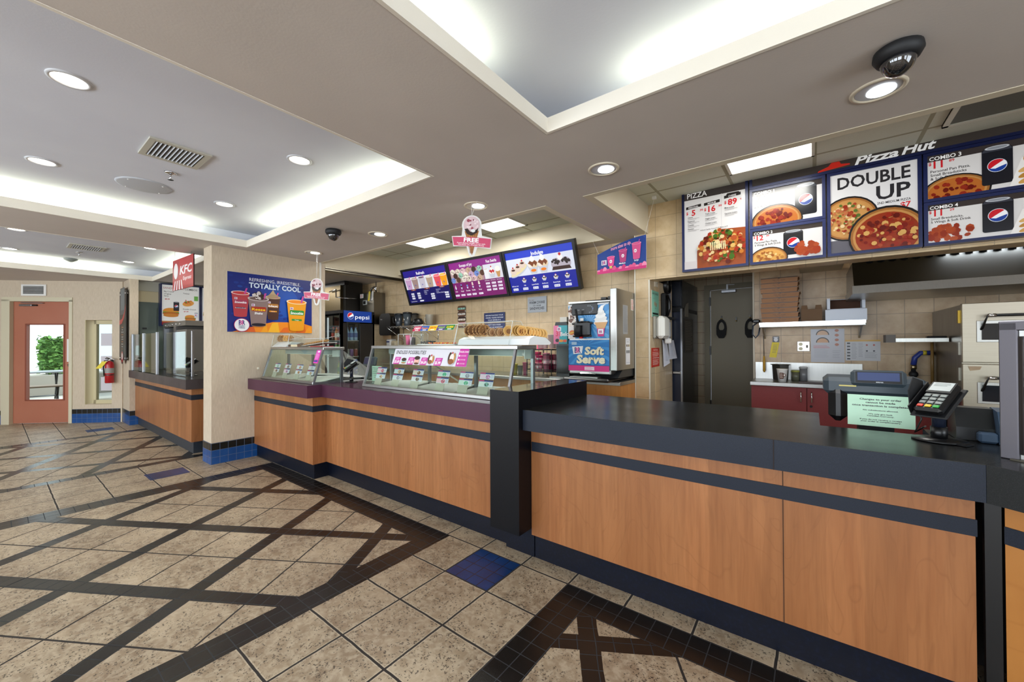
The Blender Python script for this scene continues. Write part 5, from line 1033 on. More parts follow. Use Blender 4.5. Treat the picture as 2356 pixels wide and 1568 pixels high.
for j,(x,z,c,lc) in enumerate(((-6.06,1.472,'#a83a14','#e8e4e0'),(-6.14,1.472,'#e08018','#f0e0d8'),(-6.24,1.472,'#5a2c18','#c83828'),(-6.06,1.212,'#7cb428','#d8e8a8'),(-6.15,1.212,'#5c9c20','#e0f0b0'),(-6.06,.922,'#c8c428','#4c9c38'))):
    m=bottle(x,3.40,z,c,lc,'#d83020'); m.build('juice_bottle',label='%s bottle behind the side glass of the fridge, %s'%(('red-brown','orange','dark brown','green','deep green','yellow')[j],('top shelf right','top shelf middle','top shelf left','third shelf right','third shelf left','second shelf')[j]),cat='bottle',group='bottles in the black fridge')
# stainless exhaust side, control box with pipes
MBZ=brushed('bronze_steel','#5e5138',.42); m=M(); m.box(-7.9,-6.92,3.9,4.0,1.1,2.50,MBZ); m.box(-7.9,-6.88,3.88,3.9,1.1,1.13,MBZ); m.box(-7.9,-6.80,3.91,4.0,2.50,2.57,MBK); m.box(-6.92,-6.84,3.95,4.3,1.1,2.57,mat('#1c1812',.5)); m.build('exhaust_housing',label='bronze-tinted stainless steel panel behind the drinks fridge',cat='panel')  # top strip and right-hand sheet coloured dark for the shaded gap and recess
m=M(); m.tube([(-7.25,3.87,2.40),(-7.0,3.86,2.42),(-7.0,3.86,2.28),(-6.86,3.88,2.26),(-6.79,4.15,2.26)],.012,MCH,10); m.build('metal_pipe',label='bent chrome pipe running to the steel control box',cat='pipe')
o=thing('control_box','tall stainless fire-control box on the tiled wall above the fridge','control box',(-6.54,4.32,1.77))
m=M(); m.box(-6.77,-6.33,4.20,4.449,1.77,2.36,MSSD,.006); m.build('cabinet',o); m=M(); m.box(-6.66,-6.53,4.196,4.2,2.14,2.22,mat('#c9ccc8',.4)); m.box(-6.65,-6.57,4.194,4.197,2.15,2.21,MBK); m.build('gauge_window',o)
m=M(); m.box(-6.755,-6.65,4.197,4.2,2.27,2.345,MWH); A=Art(m,(-6.755,4.197,2.27),(1,0,0),(0,0,1)); A.lines(.01,.065,.085,5,.012,.005,'#c8483c'); m.build('warning_label',o)
m=M(); m.box(-6.64,-6.52,4.197,4.2,1.93,1.99,mat('#22201e',.5)); A=Art(m,(-6.64,4.197,1.93),(1,0,0),(0,0,1)); A.rect(.01,.0,.11,.03,'#c83c2c'); m.build('warning_label',o)
m=M(); m.tube([(-6.55,4.3,2.36),(-6.55,4.3,2.44),(-6.45,4.3,2.47),(-6.40,4.3,2.40)],.018,MCH,10); m.cyl((-6.40,4.3,2.36),.012,.2,MCH,10); m.build('valve_pipe',o)
for x,c,l in ((-6.43,'#e8d020','yellow tag hanging from the control box valve'),(-6.33,'#e4e2da','white tag hanging from the control box valve')):
    m=M(); m.slab((x-.035,4.17,2.20),(x+.02,4.17,2.20),(x+.035,4.18,2.37),(x-.02,4.18,2.37),.003,mat(c,.5)); A=Art(m,(x-.025,4.168,2.21),(1,0,0),(.05,0,1)); A.lines(.0,.13,.03,7,.017,.005,'#6c6420' if c[1:3]=='e8' else '#8a8a84'); m.build('inspection_tag',label=l,cat='tag')
# paper towel dispenser, soap, wire shelf, blender jars
o=thing('towel_dispenser','black rounded paper towel dispenser on the tiled wall beside the wire shelf','dispenser',(-6.07,4.35,1.56))
m=M(); m.prism([(-6.23,1.60),(-6.20,1.565),(-5.94,1.565),(-5.90,1.60),(-5.90,1.90),(-5.95,1.955),(-6.17,1.955),(-6.23,1.90)],4.25,4.449,MBK,'y'); m.build('cover',o)
m=M(); m.box(-6.19,-5.95,4.30,4.303,1.50,1.566,mat('#c9a67c',.8)); m.build('paper_towel',o); m=M(); A=Art(m,(-6.20,4.249,1.84),(1,0,0),(0,0,1)); A.text(0,0,'Tork',.022,'#e8e8e8','l',.02); m.build('printed_mark',o)
o=thing('soap_dispenser','white soap dispenser low on the tiled wall behind the longer case','dispenser',(-6.03,4.36,1.36)); m=M(); m.box(-6.10,-5.97,4.30,4.449,1.36,1.50,MWH,.02); m.build('body',o); m=M(); m.box(-6.085,-6.0,4.296,4.3,1.44,1.46,mat('#28347c',.4)); m.build('brand_plate',o)
m=M(); m.box(-5.95,-5.80,4.28,4.449,1.34,1.47,mat('#b9ac90',.5),.03); m.build('tissue_dispenser',label='beige rounded dispenser on the wall right of the white soap dispenser',cat='dispenser')
o=thing('wire_shelf','chrome wire shelf on the tiled wall left of the menu screens','shelf',(-5.33,4.27,1.68)); m=M()
for y in (4.10,4.42):
    for z in (1.705,1.675): m.tube([(-5.80,y,z),(-4.85,y,z)],.004,MCH,6)
    for i in range(24): m.tube([(-5.80+i*.0396,y,1.675 if i%2 else 1.705),(-5.80+(i+1)*.0396,y,1.705 if i%2 else 1.675)],.0025,MCH,4)
for i in range(32): m.tube([(-5.79+i*.03,4.10,1.708),(-5.79+i*.03,4.42,1.708)],.002,MCH,4)
m.build('wire_deck',o)
for x in (-5.78,-5.30,-4.88): m=M(); m.tube([(x,4.11,1.68),(x,4.44,1.48)],.005,MCH,6); m.tube([(x,4.44,1.72),(x,4.44,1.40)],.008,MCH,6); m.build('bracket',o)
def jar(x,y,z,r,h,c,label,handle=True,name='blender_jar'):
    o=thing(name,label,'jug',(x,y,z),'blender jars on the wire shelf'); m=M(); m.lathe((x,y,z),[(r*.62,0),(r*.68,.01),(r,h*.92),(r*.96,h*.92)],mat(c,.25),18); m.build('body',o)
    m=M(); m.lathe((x,y,z+h*.9),[(r*1.04,0),(r*1.06,h*.1),(r*.6,h*.14)],MBK,18); m.build('lid',o)
    if handle: m=M(); m.tube([(x-r*.9,y-.02,z+h*.8),(x-r*1.6,y-.03,z+h*.72),(x-r*1.5,y-.03,z+h*.3),(x-r*.75,y-.02,z+h*.25)],.009,MBKM,8); m.build('handle',o)
jar(-5.66,4.25,1.712,.075,.215,'#2c333a','dark blender jar with black lid, leftmost on the wire shelf'); jar(-5.47,4.28,1.712,.075,.23,'#3c4349','dark blender jar with black lid, middle of the wire shelf'); jar(-5.37,4.36,1.712,.06,.21,'#4a4640','smoky blender jar behind the middle one on the wire shelf',False)
for i,(x,y,r,h,l) in enumerate(((-5.24,4.22,.06,.07,'small black rubber base lying on the wire shelf'),(-5.115,4.22,.08,.11,'large black blender base lying on the wire shelf'))):
    m=M(); m.lathe((x,y,1.712),[(r*.8,0),(r,h*.3),(r,h*.6),(r*.7,h),(.01,h)],MBK,20); m.lathe((x,y,1.712),[(r*1.03,h*.35),(r*1.03,h*.5)],MBKM,20); m.build('rubber_lid',label=l.replace('base','lid'),cat='lid')
m=M(); m.lathe((-4.93,4.3,1.712),[(.05,0),(.068,.17),(.072,.172),(.066,.168),(.05,.01)],mat('#b8b3a4',.2),20); m.tube([(-4.98,4.28,1.86),(-5.03,4.28,1.83),(-5.02,4.28,1.75),(-4.975,4.28,1.74)],.007,mat('#b8b3a4',.2),8); m.build('measuring_jug',label='clear plastic measuring jug at the right end of the wire shelf',cat='jug')
# back counter
o=thing('back_counter','steel-topped light wood counter along the tiled wall under the soft serve machine','counter',(-4,4.15,0))
m=M(); m.box(-5.5,-1.545,3.86,4.44,0,.975,MW2); m.build('cabinet',o); m=M(); m.box(-5.5,-1.537,3.82,4.445,.975,1.01,MSS,.003); m.build('steel_top',o)
# cup rack and cups
def cup3(x,y,z,r,h,c,band=None,inv=False,lid=None):
    m=M(); pr=[(r*.72,0),(r,h),(r*1.03,h),(r*1.03,h-.004),(r*.9,h-.006)] if not inv else [(r*1.03,0),(r,.005),(r*.72,h),(.002,h)]
    m.lathe((x,y,z),pr,mat(c,.5),18)
    if band: m.lathe((x,y,z+h*.42),[(r*.86,0),(r*.93,h*.25)],mat(band,.5),18,cap=False); m.lathe((x,y-r*.86,z+h*.5),[(r*.3,0),(r*.3,.002)],MWH,12,ax='y')
    return m
m=M(); bk=MBK
for z in (1.09,1.33): m.tube([(-2.80,4.0,z),(-2.45,4.0,z),(-2.45,4.38,z),(-2.80,4.38,z),(-2.80,4.0,z)],.006,bk,6)
for z in (1.15,1.21,1.27): m.tube([(-2.80,4.0,z),(-2.45,4.0,z),(-2.45,4.38,z)],.003,bk,5)
for i in range(7): m.tube([(-2.80+i*.058,4.0,1.012),(-2.80+i*.058,4.0,1.33)],.003,bk,5)
for i in range(5): m.tube([(-2.45,4.0+i*.09,1.05),(-2.45,4.0+i*.09,1.33)],.003,bk,5)
for x in (-2.80,-2.45):
    for y in (4.0,4.38): m.tube([(x,y,1.010),(x,y,1.34)],.006,bk,6)
m.box(-2.79,-2.46,4.01,4.37,1.062,1.068,MBK); rk=m.build('cup_rack',label='black wire rack holding pink cups, between the cases and the soft serve machine',cat='rack')
gp='pink cups in the black wire rack'
for x,y,z,h,c,l in ((-2.77,4.09,1.07,.10,'#e4387c','bottom left corner'),(-2.77,4.2,1.17,.13,'#f0588c','upper left corner'),(-2.665,4.07,1.07,.10,'#f08aa4','bottom middle front'),(-2.665,4.07,1.175,.085,'#e83c80','stacked on the bottom middle one'),(-2.57,4.08,1.07,.22,'#f59ab0','tall one right of the middle'),(-2.50,4.20,1.07,.2,'#f28ca8','tall one behind the right corner'),(-2.6,4.25,1.07,.2,'#e4387c','back middle'),(-2.50,4.33,1.07,.21,'#b02c84','back right')):
    m=cup3(x,y,z,.045,h,c,'#f4a8bc' if h<.15 else '#f8c4d0'); m.build('paper_cup',label='pink paper cup in the black wire rack, %s'%l,cat='cup',group=gp)
m=cup3(-2.735,4.2,1.335,.042,.20,'#ea5c90','#f4d8e0',True); m.build('paper_cup',label='tall upturned pink cup standing on top of the wire rack',cat='cup')
for i,(x,r,h,c) in enumerate(((-2.69,.05,.13,'#ded6cf'),(-2.64,.045,.12,'#e6ddd6'),(-2.55,.055,.17,'#ece2da'),(-2.47,.055,.165,'#efe4da'))):
    m=cup3(x,4.15+.02*i,1.345,r,h,c); m.build('plastic_cup_stack',label='translucent plastic cups upturned on the wire rack, %s of four'%('leftmost','second','third','rightmost')[i],cat='cup',group='clear cups on the wire rack')
# toppings and pots seen through the longer case, on the back counter
for i,(x,c,h) in enumerate(((-3.02,'#d8c020',.14),(-2.94,'#8c8c84',.12),(-2.86,'#e05c8c',.16))):
    m=cup3(x,4.05,1.011,.035,h,c); m.build('sauce_tub',label='%s tub on the back counter seen through the longer glass case'%('yellow','grey','pink')[i],cat='tub')
# slush dispenser left of the soft serve machine
o=thing('drink_dispenser','narrow black drink dispenser with a blue cartoonless label, left of the soft serve machine','dispenser',(-2.27,4.05,1.01)); o['label']='narrow black drink dispenser with a turquoise label, left of the soft serve machine'
m=M(); m.box(-2.37,-2.20,3.98,4.25,1.012,1.40,mat('#3c3e42',.25)); m.box(-2.36,-2.21,3.975,3.98,1.06,1.38,mat('#1c1d20',.15)); m.build('body',o)
m=M(); m.box(-2.375,-2.195,3.93,4.27,1.40,1.61,mat('#3cb0bc',.4)); A=Art(m,(-2.375,3.93,1.40),(1,0,0),(0,0,1)); A.clip=(0,0,.18,.21); A.ell(.02,.10,.06,.16,'#e878a4'); A.text(.03,.09,'31',.055,'#e02c54','l',.03); A.text(.09,.09,'Below',.045,'#f4f4f8','l',.02); A.br(.075,.155,.028,plate='#f0f0f4'); A.ell(.05,.04,.025,.02,'#202430'); A.ell(.10,.035,.03,.016,'#e8982c'); A.ell(.15,.035,.025,.016,'#e05838'); m.build('label_panel',o)
m=M(); m.prism([(-2.37,1.61),(-2.20,1.61),(-2.22,1.65),(-2.36,1.65)],3.95,4.26,MBK,'y'); m.build('lid',o); m=M(); m.box(-2.39,-2.19,3.86,4.0,1.012,1.03,MSS); m.build('drip_tray',o)
m=M(); m.box(-2.33,-2.24,4.0,4.1,1.651,1.71,mat('#dcd8ce',.5)); m.build('carton',label='small white carton on top of the narrow drink dispenser',cat='carton')
# soft serve machine
o=thing('soft_serve_machine','stainless soft serve machine with blue front reading Soft Serve','ice cream machine',(-1.85,4.0,1.01))
SX0,SX1,SY=-2.09,-1.615,3.77
m=M(); m.box(SX0,SX1,SY+.003,4.36,1.08,1.83,MSS,.012); m.build('housing',o)
m=M(); m.box(SX1+.004,-1.545,3.76,4.40,1.13,1.955,MSS,.004); m.build('side_cover',o)
m=M(); m.box(-1.548,-1.5445,4.0,4.12,1.18,1.46,mat('#eef0f6',.5)); A=Art(m,(-1.5445,4.0,1.18),(0,1,0),(0,0,1)); A.clip=(0,0,.12,.28); A.text(.06,.235,'Soft Serve',.01,'#303030','c'); A.lines(.015,.22,.09,1,.01,.002,'#888')if 0 else None
for i in range(4): A.rect(.015+i*.025,.20-.012,.030+i*.025,.212,['#1c1c1c','#a87c3c','#3c3c3c','#c8b020'][i]); A.rect(.015+i*.025,.12,.030+i*.025,.15,['#202028','#484848','#1c1c20','#303038'][i])
A.rect(.01,.26,.11,.262,'#4c5ca0'); A.rect(.01,.02,.11,.022,'#4c5ca0'); m.build('instruction_sheet',label='white instruction sheet with small pictures on the side of the soft serve machine',cat='paper')
m=M(); m.box(-1.547,-1.5445,3.93,4.06,1.50,1.80,mat('#a5a8ac',.4)); A=Art(m,(-1.5445,3.93,1.50),(0,1,0),(0,0,1)); A.lines(.01,.29,.11,22,.0125,.003,'#7c8086'); m.build('rating_plate',o)
m=M(); m.box(-1.547,-1.5445,4.16,4.23,1.76,1.88,MWH); A=Art(m,(-1.5445,4.16,1.76),(0,1,0),(0,0,1)); A.lines(.008,.11,.055,9,.012,.005,'#d05048'); m.build('warning_label',o)
m=M(); m.box(SX0-.02,SX1+.02,SY-.10,4.38,1.012,1.05,MBK,.015); m.prism([(3.82,1.05),(4.38,1.05),(4.38,1.13),(3.95,1.13)],SX0+.02,-1.56,mat('#2c2e30',.4),'x'); m.build('base',o)
m=M(); m.box(SX0+.06,SX1-.10,SY-.09,SY,1.05,1.062,MSS); m.build('drip_tray',o); m=M(); m.box(SX0+.14,SX0+.32,SY-.02,SY,1.085,1.10,MCH,.006); m.build('tray_handle',o)
m=M(); m.prism([(SX0,1.83),(SX1,1.83),(SX1,1.84),(SX0,1.85)],SY,4.35,MSS,'y'); m.box(SX0+.10,SX1-.03,3.95,4.3,1.85,1.875,MBK,.01); m.box(SX0+.28,SX0+.34,3.98,4.04,1.87,1.90,MBK); m.box(SX0+.36,SX0+.40,3.98,4.04,1.87,1.905,MBK); m.build('hopper_lid',o)
w=SX1-SX0; m=M(); m.box(SX0,SX1-.012,SY,SY+.004,1.455,1.815,mat('#2f7fc4',.35)); A=Art(m,(SX0,SY,1.455),(1,0,0),(0,0,1)); h=.36; A.clip=(0,0,w-.012,h)
A.rect(0,0,w,h,'#3a8ccc')
for i in range(18): a=R(i*20); A.poly([(.24,.17),(.24+.5*math.cos(a),.17+.5*math.sin(a)),(.24+.5*math.cos(a+.14),.17+.5*math.sin(a+.14))],'#5fa8dc')
A.ell(.04,.20,.05,.16,'#d8cdc4'); A.blobs(.045,.22,.045,.13,26,.014,['#6c3c1c','#f0e8e0','#4a2814','#e8dcd0']); A.poly([(.0,.0),(.085,.0),(.095,.13),(.0,.13)],'#e8e4e2'); A.ell(.045,.065,.034,.026,'#e07818',rot=15); A.text(.045,.058,'Reese',.016,'#f0e020','c',.02,rot=15)
for k,(r_,v) in enumerate(((.078,.165),(.070,.20),(.058,.235),(.042,.265),(.026,.29))): A.ell(.375,v,r_,.028,'#f4f3ef' if k%2==0 else '#e6e6e2',18,rot=8)
A.poly([(.35,.29),(.40,.29),(.41,.325),(.435,.345),(.38,.335)],'#f4f3ef'); A.poly([(.335,.10),(.42,.10),(.45,.165),(.31,.165)],'#d8a468'); A.poly([(.345,.02),(.41,.02),(.42,.10),(.335,.10)],'#cf2c84'); A.rect(.348,.045,.405,.095,'#f2f2f4'); A.br(.377,.055,.026); A.rect(0,.345,w,.36,'#c9ccd0'); m.build('upper_graphic',o)
m=M(); m.box(SX0,SX1-.012,SY,SY+.004,1.115,1.44,mat('#1c6cb8',.35)); A=Art(m,(SX0,SY,1.115),(1,0,0),(0,0,1)); h=.325; A.clip=(0,0,w-.012,h); A.rect(0,0,w,h,'#1f78c0')
for i in range(18): a=R(i*20+8); A.poly([(.2,.27),(.2+.6*math.cos(a),.27+.6*math.sin(a)),(.2+.6*math.cos(a+.12),.27+.6*math.sin(a+.12))],'#3c92d2')
A.rect(0,0,w,.058,'#d01c7c'); A.rect(0,.058,w,.066,'#144c94'); A.rect(.19,.010,.30,.046,'#f0d8e4'); A.lines(.20,.040,.09,3,.011,.004,'#d890b0')
A.poly([(.045,.255),(.175,.262),(.16,.185),(.06,.175)],'#eceef2'); A.br(.11,.19,.058)
for dx,dy,c in ((.004,-.004,'#123a7c'),(0,0,'#ece6c4')): A.text(.19+dx,.175+dy,'Soft',.075,c,'l',.05,w=.215,sh=.1); A.text(.095+dx,.085+dy,'Serve',.082,c,'l',.05,w=.325,sh=.1)
A.rect(.04,.275,.10,.305,'#a8c8e0'); m.build('lower_graphic',o)
m=M(); m.box(SX0+.045,SX0+.345,SY-.018,SY+.002,1.70,1.825,MBK,.01); A=Art(m,(SX0+.05,SY-.018,1.70),(1,0,0),(0,0,1))
for i in range(7): A.ell(.20+.045*math.cos(R(-80+i*30)),.06+.035*math.sin(R(-80+i*30)),.007,.007,'#b8c4d0',10); A.ell(.20+.045*math.cos(R(-80+i*30)),.06+.035*math.sin(R(-80+i*30)),.0055,.0055,'#2050b0' if i==3 else '#101216',10)
A.text(.06,.05,'Wash',.010,'#c8ccd0','l'); A.text(.12,.05,'OFF',.012,'#c8ccd0','l'); m.build('control_panel',o)
m=M(); m.box(SX0+.09,SX0+.275,SY-.07,SY,1.475,1.635,MBK,.02); m.cyl((SX0+.155,SY-.09,1.49),.035,.10,MBKM,16); m.box(SX0+.06,SX0+.30,SY-.05,SY-.02,1.60,1.625,MBK,.01); m.box(SX0+.07,SX0+.29,SY-.05,SY-.02,1.47,1.495,MBK,.01); m.build('dispensing_head',o)
m=M(); m.bar((SX0+.145,SY-.06,1.62),(SX0+.14,SY-.10,1.76),.018,.018,MBK,(0,1,0)); m.cyl((SX0+.185,SY-.05,1.635),.017,.03,MWH,14); m.build('draw_handle',o); m=M(); m.cyl((SX0+.175,SY-.05,1.455),.02,.018,mat('#c02028',.4),14); m.build('nozzle',o)
# ================================================================ PIER BETWEEN THE ICE CREAM AND PIZZA AREAS (jamb faces +x)
JX=-1.383
def jamb(y0,y1,z0,z1,name,label,cat,draw,back=MWH,t=.003): return board_x(JX+t,y0,y1,z0,z1,name,label,cat,draw,t,None,back)
def gp_(A,w,h): A.rect(0,0,w,h,'#8ecfb8'); A.text(w/2,h*.86,'ASK YOURSELF',h*.07,'#1c2a24','c',.02,w=w*.85); A.text(w*.3,h*.70,'Are your',h*.03,'#305048','c'); A.ell(w*.42,h*.52,w*.10,h*.07,'#b8a080',rot=60); A.ell(w*.6,h*.48,w*.10,h*.07,'#a89070',rot=60); A.text(w/2,h*.33,'clean?',h*.04,'#305048','c'); A.rect(w*.1,h*.10,w*.9,h*.17,'#1c2a24'); A.text(w/2,h*.02,'THEN WASH',h*.05,'#1c2a24','c',.02,w=w*.8)
jamb(4.335,4.58,1.69,1.98,'hand_wash_poster','mint green hand washing poster on the tiled pier','poster',gp_)
def rp_(A,w,h): A.rrect(0,0,w,h,.02,'#c8301c'); A.text(w/2,h*.86,'NOTICE',h*.06,'#f4e4dc','c',.02,w=w*.55); A.lines(w*.1,h*.78,w*.8,5,h*.05,h*.02,'#f0c8bc'); A.text(w/2,h*.44,'ATTENTION',h*.06,'#f4e4dc','c',.02,w=w*.8); A.lines(w*.1,h*.38,w*.8,6,h*.05,h*.02,'#f0c8bc')
jamb(4.32,4.59,1.143,1.352,'warning_notice','red notice with white lettering on the tiled pier, below the soap dispenser','notice',rp_,mat('#c8301c',.5))
m=M(); m.box(JX,JX+.012,4.43,4.53,2.03,2.12,mat('#cfc6b4',.5)); m.box(JX+.012,JX+.02,4.47,4.49,2.06,2.09,mat('#b9b09c',.5)); m.build('wall_switch',label='small beige wall switch above the mint green poster on the pier',cat='switch')
o=thing('soap_dispenser','white and grey wall soap dispenser on the tiled pier','dispenser',(JX+.05,4.5,1.45)); m=M(); m.box(JX,JX+.03,4.36,4.62,1.455,1.70,mat('#9c9a90',.5),.01); m.build('back_plate',o); m=M(); m.box(JX+.03,JX+.12,4.37,4.60,1.455,1.70,mat('#e4e4de',.4),.03); m.build('cover',o); m=M(); m.cyl((JX+.07,4.56,1.62),.012,.02,mat('#1c50b0',.4),12,ax='x'); m.build('window',o); m=M(); m.box(JX+.03,JX+.10,4.63,4.72,1.46,1.66,mat('#c9ccd2',.4),.02); m.box(JX+.04,JX+.11,4.66,4.70,1.40,1.46,MWH,.01); m.build('sanitiser_bottle',o)
o=thing('wall_clock','round black wall clock at the top of the tiled pier','clock',(JX+.02,4.86,1.99)); m=M(); m.lathe((JX,4.86,2.09),[(.105,0),(.105,.035),(.095,.045),(.088,.035)],MBK,28,ax='x',cap=False); m.build('rim',o); m=M(); m.lathe((JX,4.86,2.09),[(.092,.02),(.002,.021)],mat('#8c9298',.4),28,ax='x'); m.build('dial',o)
m=M(); m.bar((JX+.03,4.86,2.09),(JX+.03,4.90,2.14),.006,.004,MBK,(1,0,0)); m.bar((JX+.03,4.86,2.09),(JX+.03,4.80,2.11),.006,.004,MBK,(1,0,0)); m.build('hands',o)
o=thing('wall_phone','black corded wall phone under the clock on the pier','phone',(JX+.04,4.73,1.70)); m=M(); m.box(JX,JX+.05,4.66,4.80,1.70,1.98,MBKM,.012); m.build('base',o); m=M(); m.tube([(JX+.06,4.71,1.95),(JX+.085,4.70,1.88),(JX+.085,4.70,1.80),(JX+.06,4.71,1.72)],.018,MBK,8); m.build('handset',o)
def pn(A,w,h): A.rect(0,0,w,h,'#8b8f9c'); A.lines(w*.1,h*.93,w*.8,14,h*.062,h*.02,'#4c5060')
jamb(4.83,5.06,1.78,2.02,'staff_notice','grey printed sheet on the pier beside the wall phone','notice',pn)
m=M(); m.box(JX,JX+.05,4.72,5.08,1.69,1.715,MBKM); m.build('small_shelf',label='short dark shelf below the phone and grey sheet on the pier',cat='shelf'); m=M(); m.box(JX+.02,JX+.024,4.86,4.93,1.62,1.69,MWH); m.build('paper_slip',label='small white slip of paper hanging below the short dark shelf',cat='paper')
o=thing('clipboard_papers','two white sheets hanging on clips from the pier below the soap dispenser','papers',(JX+.03,4.85,1.14))
for i,(y0,y1,z0) in enumerate(((4.66,4.84,1.15),(4.82,5.07,1.20))):
    m=M(); x=JX+.02+.02*i; m.slab((x,y0+.04,z0-.02+.03*i),(x+.03,y1,z0+.02),(x,y1-.03,1.44),(x,y0,1.44),.002,mat('#dfe3f0',.6)); A=Art(m,(x+.02,y0+.05,z0+.03),(0,1,0),(-.08,0,1)); A.lines(.0,.2,.10,12,.016,.004,'#a8b0c8'); m.build('sheet',o); m=M(); m.box(x-.005,x+.012,y0+.03,y0+.09,1.43,1.465,MBK); m.build('clip',o)
# ================================================================ PASSAGE BEHIND
o=thing('tall_fridge','tall black upright fridge in the dark passage beside the pier','fridge',(-1.6,5.6,0)); FB=mat('#14161c',.25); m=M(); m.box(-1.95,-1.285,5.20,6.04,0,1.80,FB); m.build('cabinet',o)
m=M(); m.box(-1.93,-1.295,5.17,5.20,.05,1.79,mat('#2a3040',.2)); m.build('door',o); m=M(); m.box(-1.295,-1.275,5.165,5.20,.05,1.83,MAL); m.build('edge_trim',o); m=M(); m.box(-1.40,-1.29,5.14,5.17,1.02,1.055,MCH,.006); m.build('door_handle',o); m=M(); m.box(-1.95,-1.285,5.22,6.04,1.85,2.19,FB); m.box(-1.93,-1.30,5.20,5.22,1.87,2.17,mat('#20242e',.3)); m.build('compressor_box',o); m=M(); m.box(-1.94,-1.285,5.21,6.03,1.80,1.85,MBKM); m.build('grille',o)
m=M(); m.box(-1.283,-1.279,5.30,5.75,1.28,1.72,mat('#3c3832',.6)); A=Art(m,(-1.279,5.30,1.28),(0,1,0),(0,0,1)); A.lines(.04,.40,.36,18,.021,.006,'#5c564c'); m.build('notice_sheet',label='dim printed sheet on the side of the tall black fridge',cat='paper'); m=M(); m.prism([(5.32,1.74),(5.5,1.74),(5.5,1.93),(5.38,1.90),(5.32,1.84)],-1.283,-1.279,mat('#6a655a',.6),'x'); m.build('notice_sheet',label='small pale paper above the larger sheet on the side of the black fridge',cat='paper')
for x,l in ((-.985,'left'),(-.645,'right')):
    o=thing('hook','brass coat hook on the dark door holding the %s black cap'%l,'hook',(x,6.07,1.72)); m=M(); m.ball((x,6.055,1.735),.010,mat('#c8a860',.25,1),10); m.box(x-.006,x+.006,6.06,6.086,1.72,1.775,MBK); m.build('knob',o)
    m=M(); pts=[(x+.062*math.cos(R(t))*(.9 if 45<t<135 else 1),1.60+(.13 if t<180 else .10)*math.sin(R(t))) for t in range(0,360,20)]; inn=[(x+.036*math.cos(R(t)),1.615+(.075 if t<180 else .04)*math.sin(R(t))) for t in range(0,360,20)]
    k=len(pts); vs=[(a,6.045,b) for a,b in pts]+[(a,6.040,b) for a,b in inn]+[(a,6.075,b) for a,b in pts]+[(a,6.07,b) for a,b in inn]
    fs=[]
    for i in range(k): j=(i+1)%k; fs+=[[i,k+i,k+j,j],[2*k+i,2*k+j,3*k+j,3*k+i],[i,j,2*k+j,2*k+i],[k+i,3*k+i,3*k+j,k+j]]
    m.add(vs,fs,mat('#08080a',.8)); m.prism([(x-.06,1.58),(x+.06,1.58),(x+.058,1.52),(x+.03,1.47),(x-.03,1.47),(x-.058,1.52)],6.03,6.05,mat('#08080a',.8),'y'); m.build('black_cap',label='black work cap hanging from the %s hook on the dark door'%l,cat='cap')
m=M(); m.ball((-.808,6.055,1.70),.009,mat('#c8a860',.25,1),10); m.box(-.814,-.802,6.06,6.086,1.69,1.75,MBK); m.build('hook',label='empty brass coat hook on the dark door, between the two caps',cat='hook')
# ================================================================ PIZZA KITCHEN
o=thing('prep_cabinet','red laminate cabinet with steel top and splashback behind the counter','cabinet',(.3,5.3,0))
m=M(); m.box(-.53,.93,5.05,5.53,.08,.945,MRED); m.box(-.50,.90,5.10,5.5,0,.08,MBK); m.build('carcass',o); m=M(); m.box(-.54,.93,5.0,5.535,.945,.985,MSS,.003); m.build('steel_top',o); m=M(); m.box(-.535,.42,5.51,5.537,.985,1.176,MSS); m.build('splashback',o)
for i,(x0,x1) in enumerate(((-.53,-.048),(-.04,.45),(.456,.925))):
    m=M(); m.box(x0,x1,5.03,5.05,.10,.94,MRED); d=m.build('door',o); hx=x1-.045 if i%2==0 else x0+.035
    m=M(); m.tube([(hx,5.03,.90),(hx,5.0,.895),(hx,5.0,.80),(hx,5.03,.795)],.006,MCH,8); m.build('handle',d)
    if i==1: m=M(); m.lathe((x0+.03,5.03,.755),[(.012,0),(.010,.008)],MBK,14,ax='y'); m.build('lock',d)
o=thing('wall_shelf','stainless wall shelf carrying pizza boxes above the red cabinet','shelf',(0,5.38,1.58)); m=M(); m.box(-.47,.43,5.24,5.53,1.575,1.62,MSS,.003); m.box(-.47,.43,5.232,5.24,1.60,1.628,MCH); m.build('deck',o)
for x in (-.44,.40): m=M(); m.prism([(5.26,1.575),(5.53,1.575),(5.53,1.45)],x-.008,x+.008,MSS,'x'); m.build('bracket',o)
BX=mat('#9c6f4c',.7)
for i in range(9):
    z=1.629+i*.0548; dx=random.uniform(-.008,.008); o=thing('pizza_box','brown cardboard pizza box in the tall stack, %s from the top'%('first','second','third','fourth','fifth','sixth','seventh','eighth','ninth')[8-i],'box',(-.28,5.40,z),'pizza boxes stacked on the wall shelf')
    m=M(); m.prism([(-.445+dx,z),(-.115+dx,z),(-.112+dx,z+.040),(-.10+dx,z+.048),(-.115+dx,z+.053),(-.44+dx,z+.053),(-.45+dx,z+.048)],5.25,5.5,BX,'y'); m.build('carton',o)
    m=M(); A=Art(m,(-.445+dx,5.2495,z),(1,0,0),(0,0,1)); A.text(.165,.025,'Pizza.  Hut.  Quality.',.010,'#4c3020','c',.01); A.text(.165,.010,'Fresh.  Hot.  Now.',.008,'#4c3020','c',.01); A.ell(.165,.052,.014,.010,'#2a1a14',12,180,360); A.rect(-.004,.0475,.334,.0545,'#2a1a10'); m.build('print',o)  # dark strip along the lid edge paints the shadow line between boxes
o=thing('open_carton','small brown open carton beside the pizza box stack','box',(0,5.38,1.63)); CB=mat('#6b5038',.8); m=M(); m.box(-.09,.09,5.28,5.46,1.629,1.76,CB); m.build('base',o)
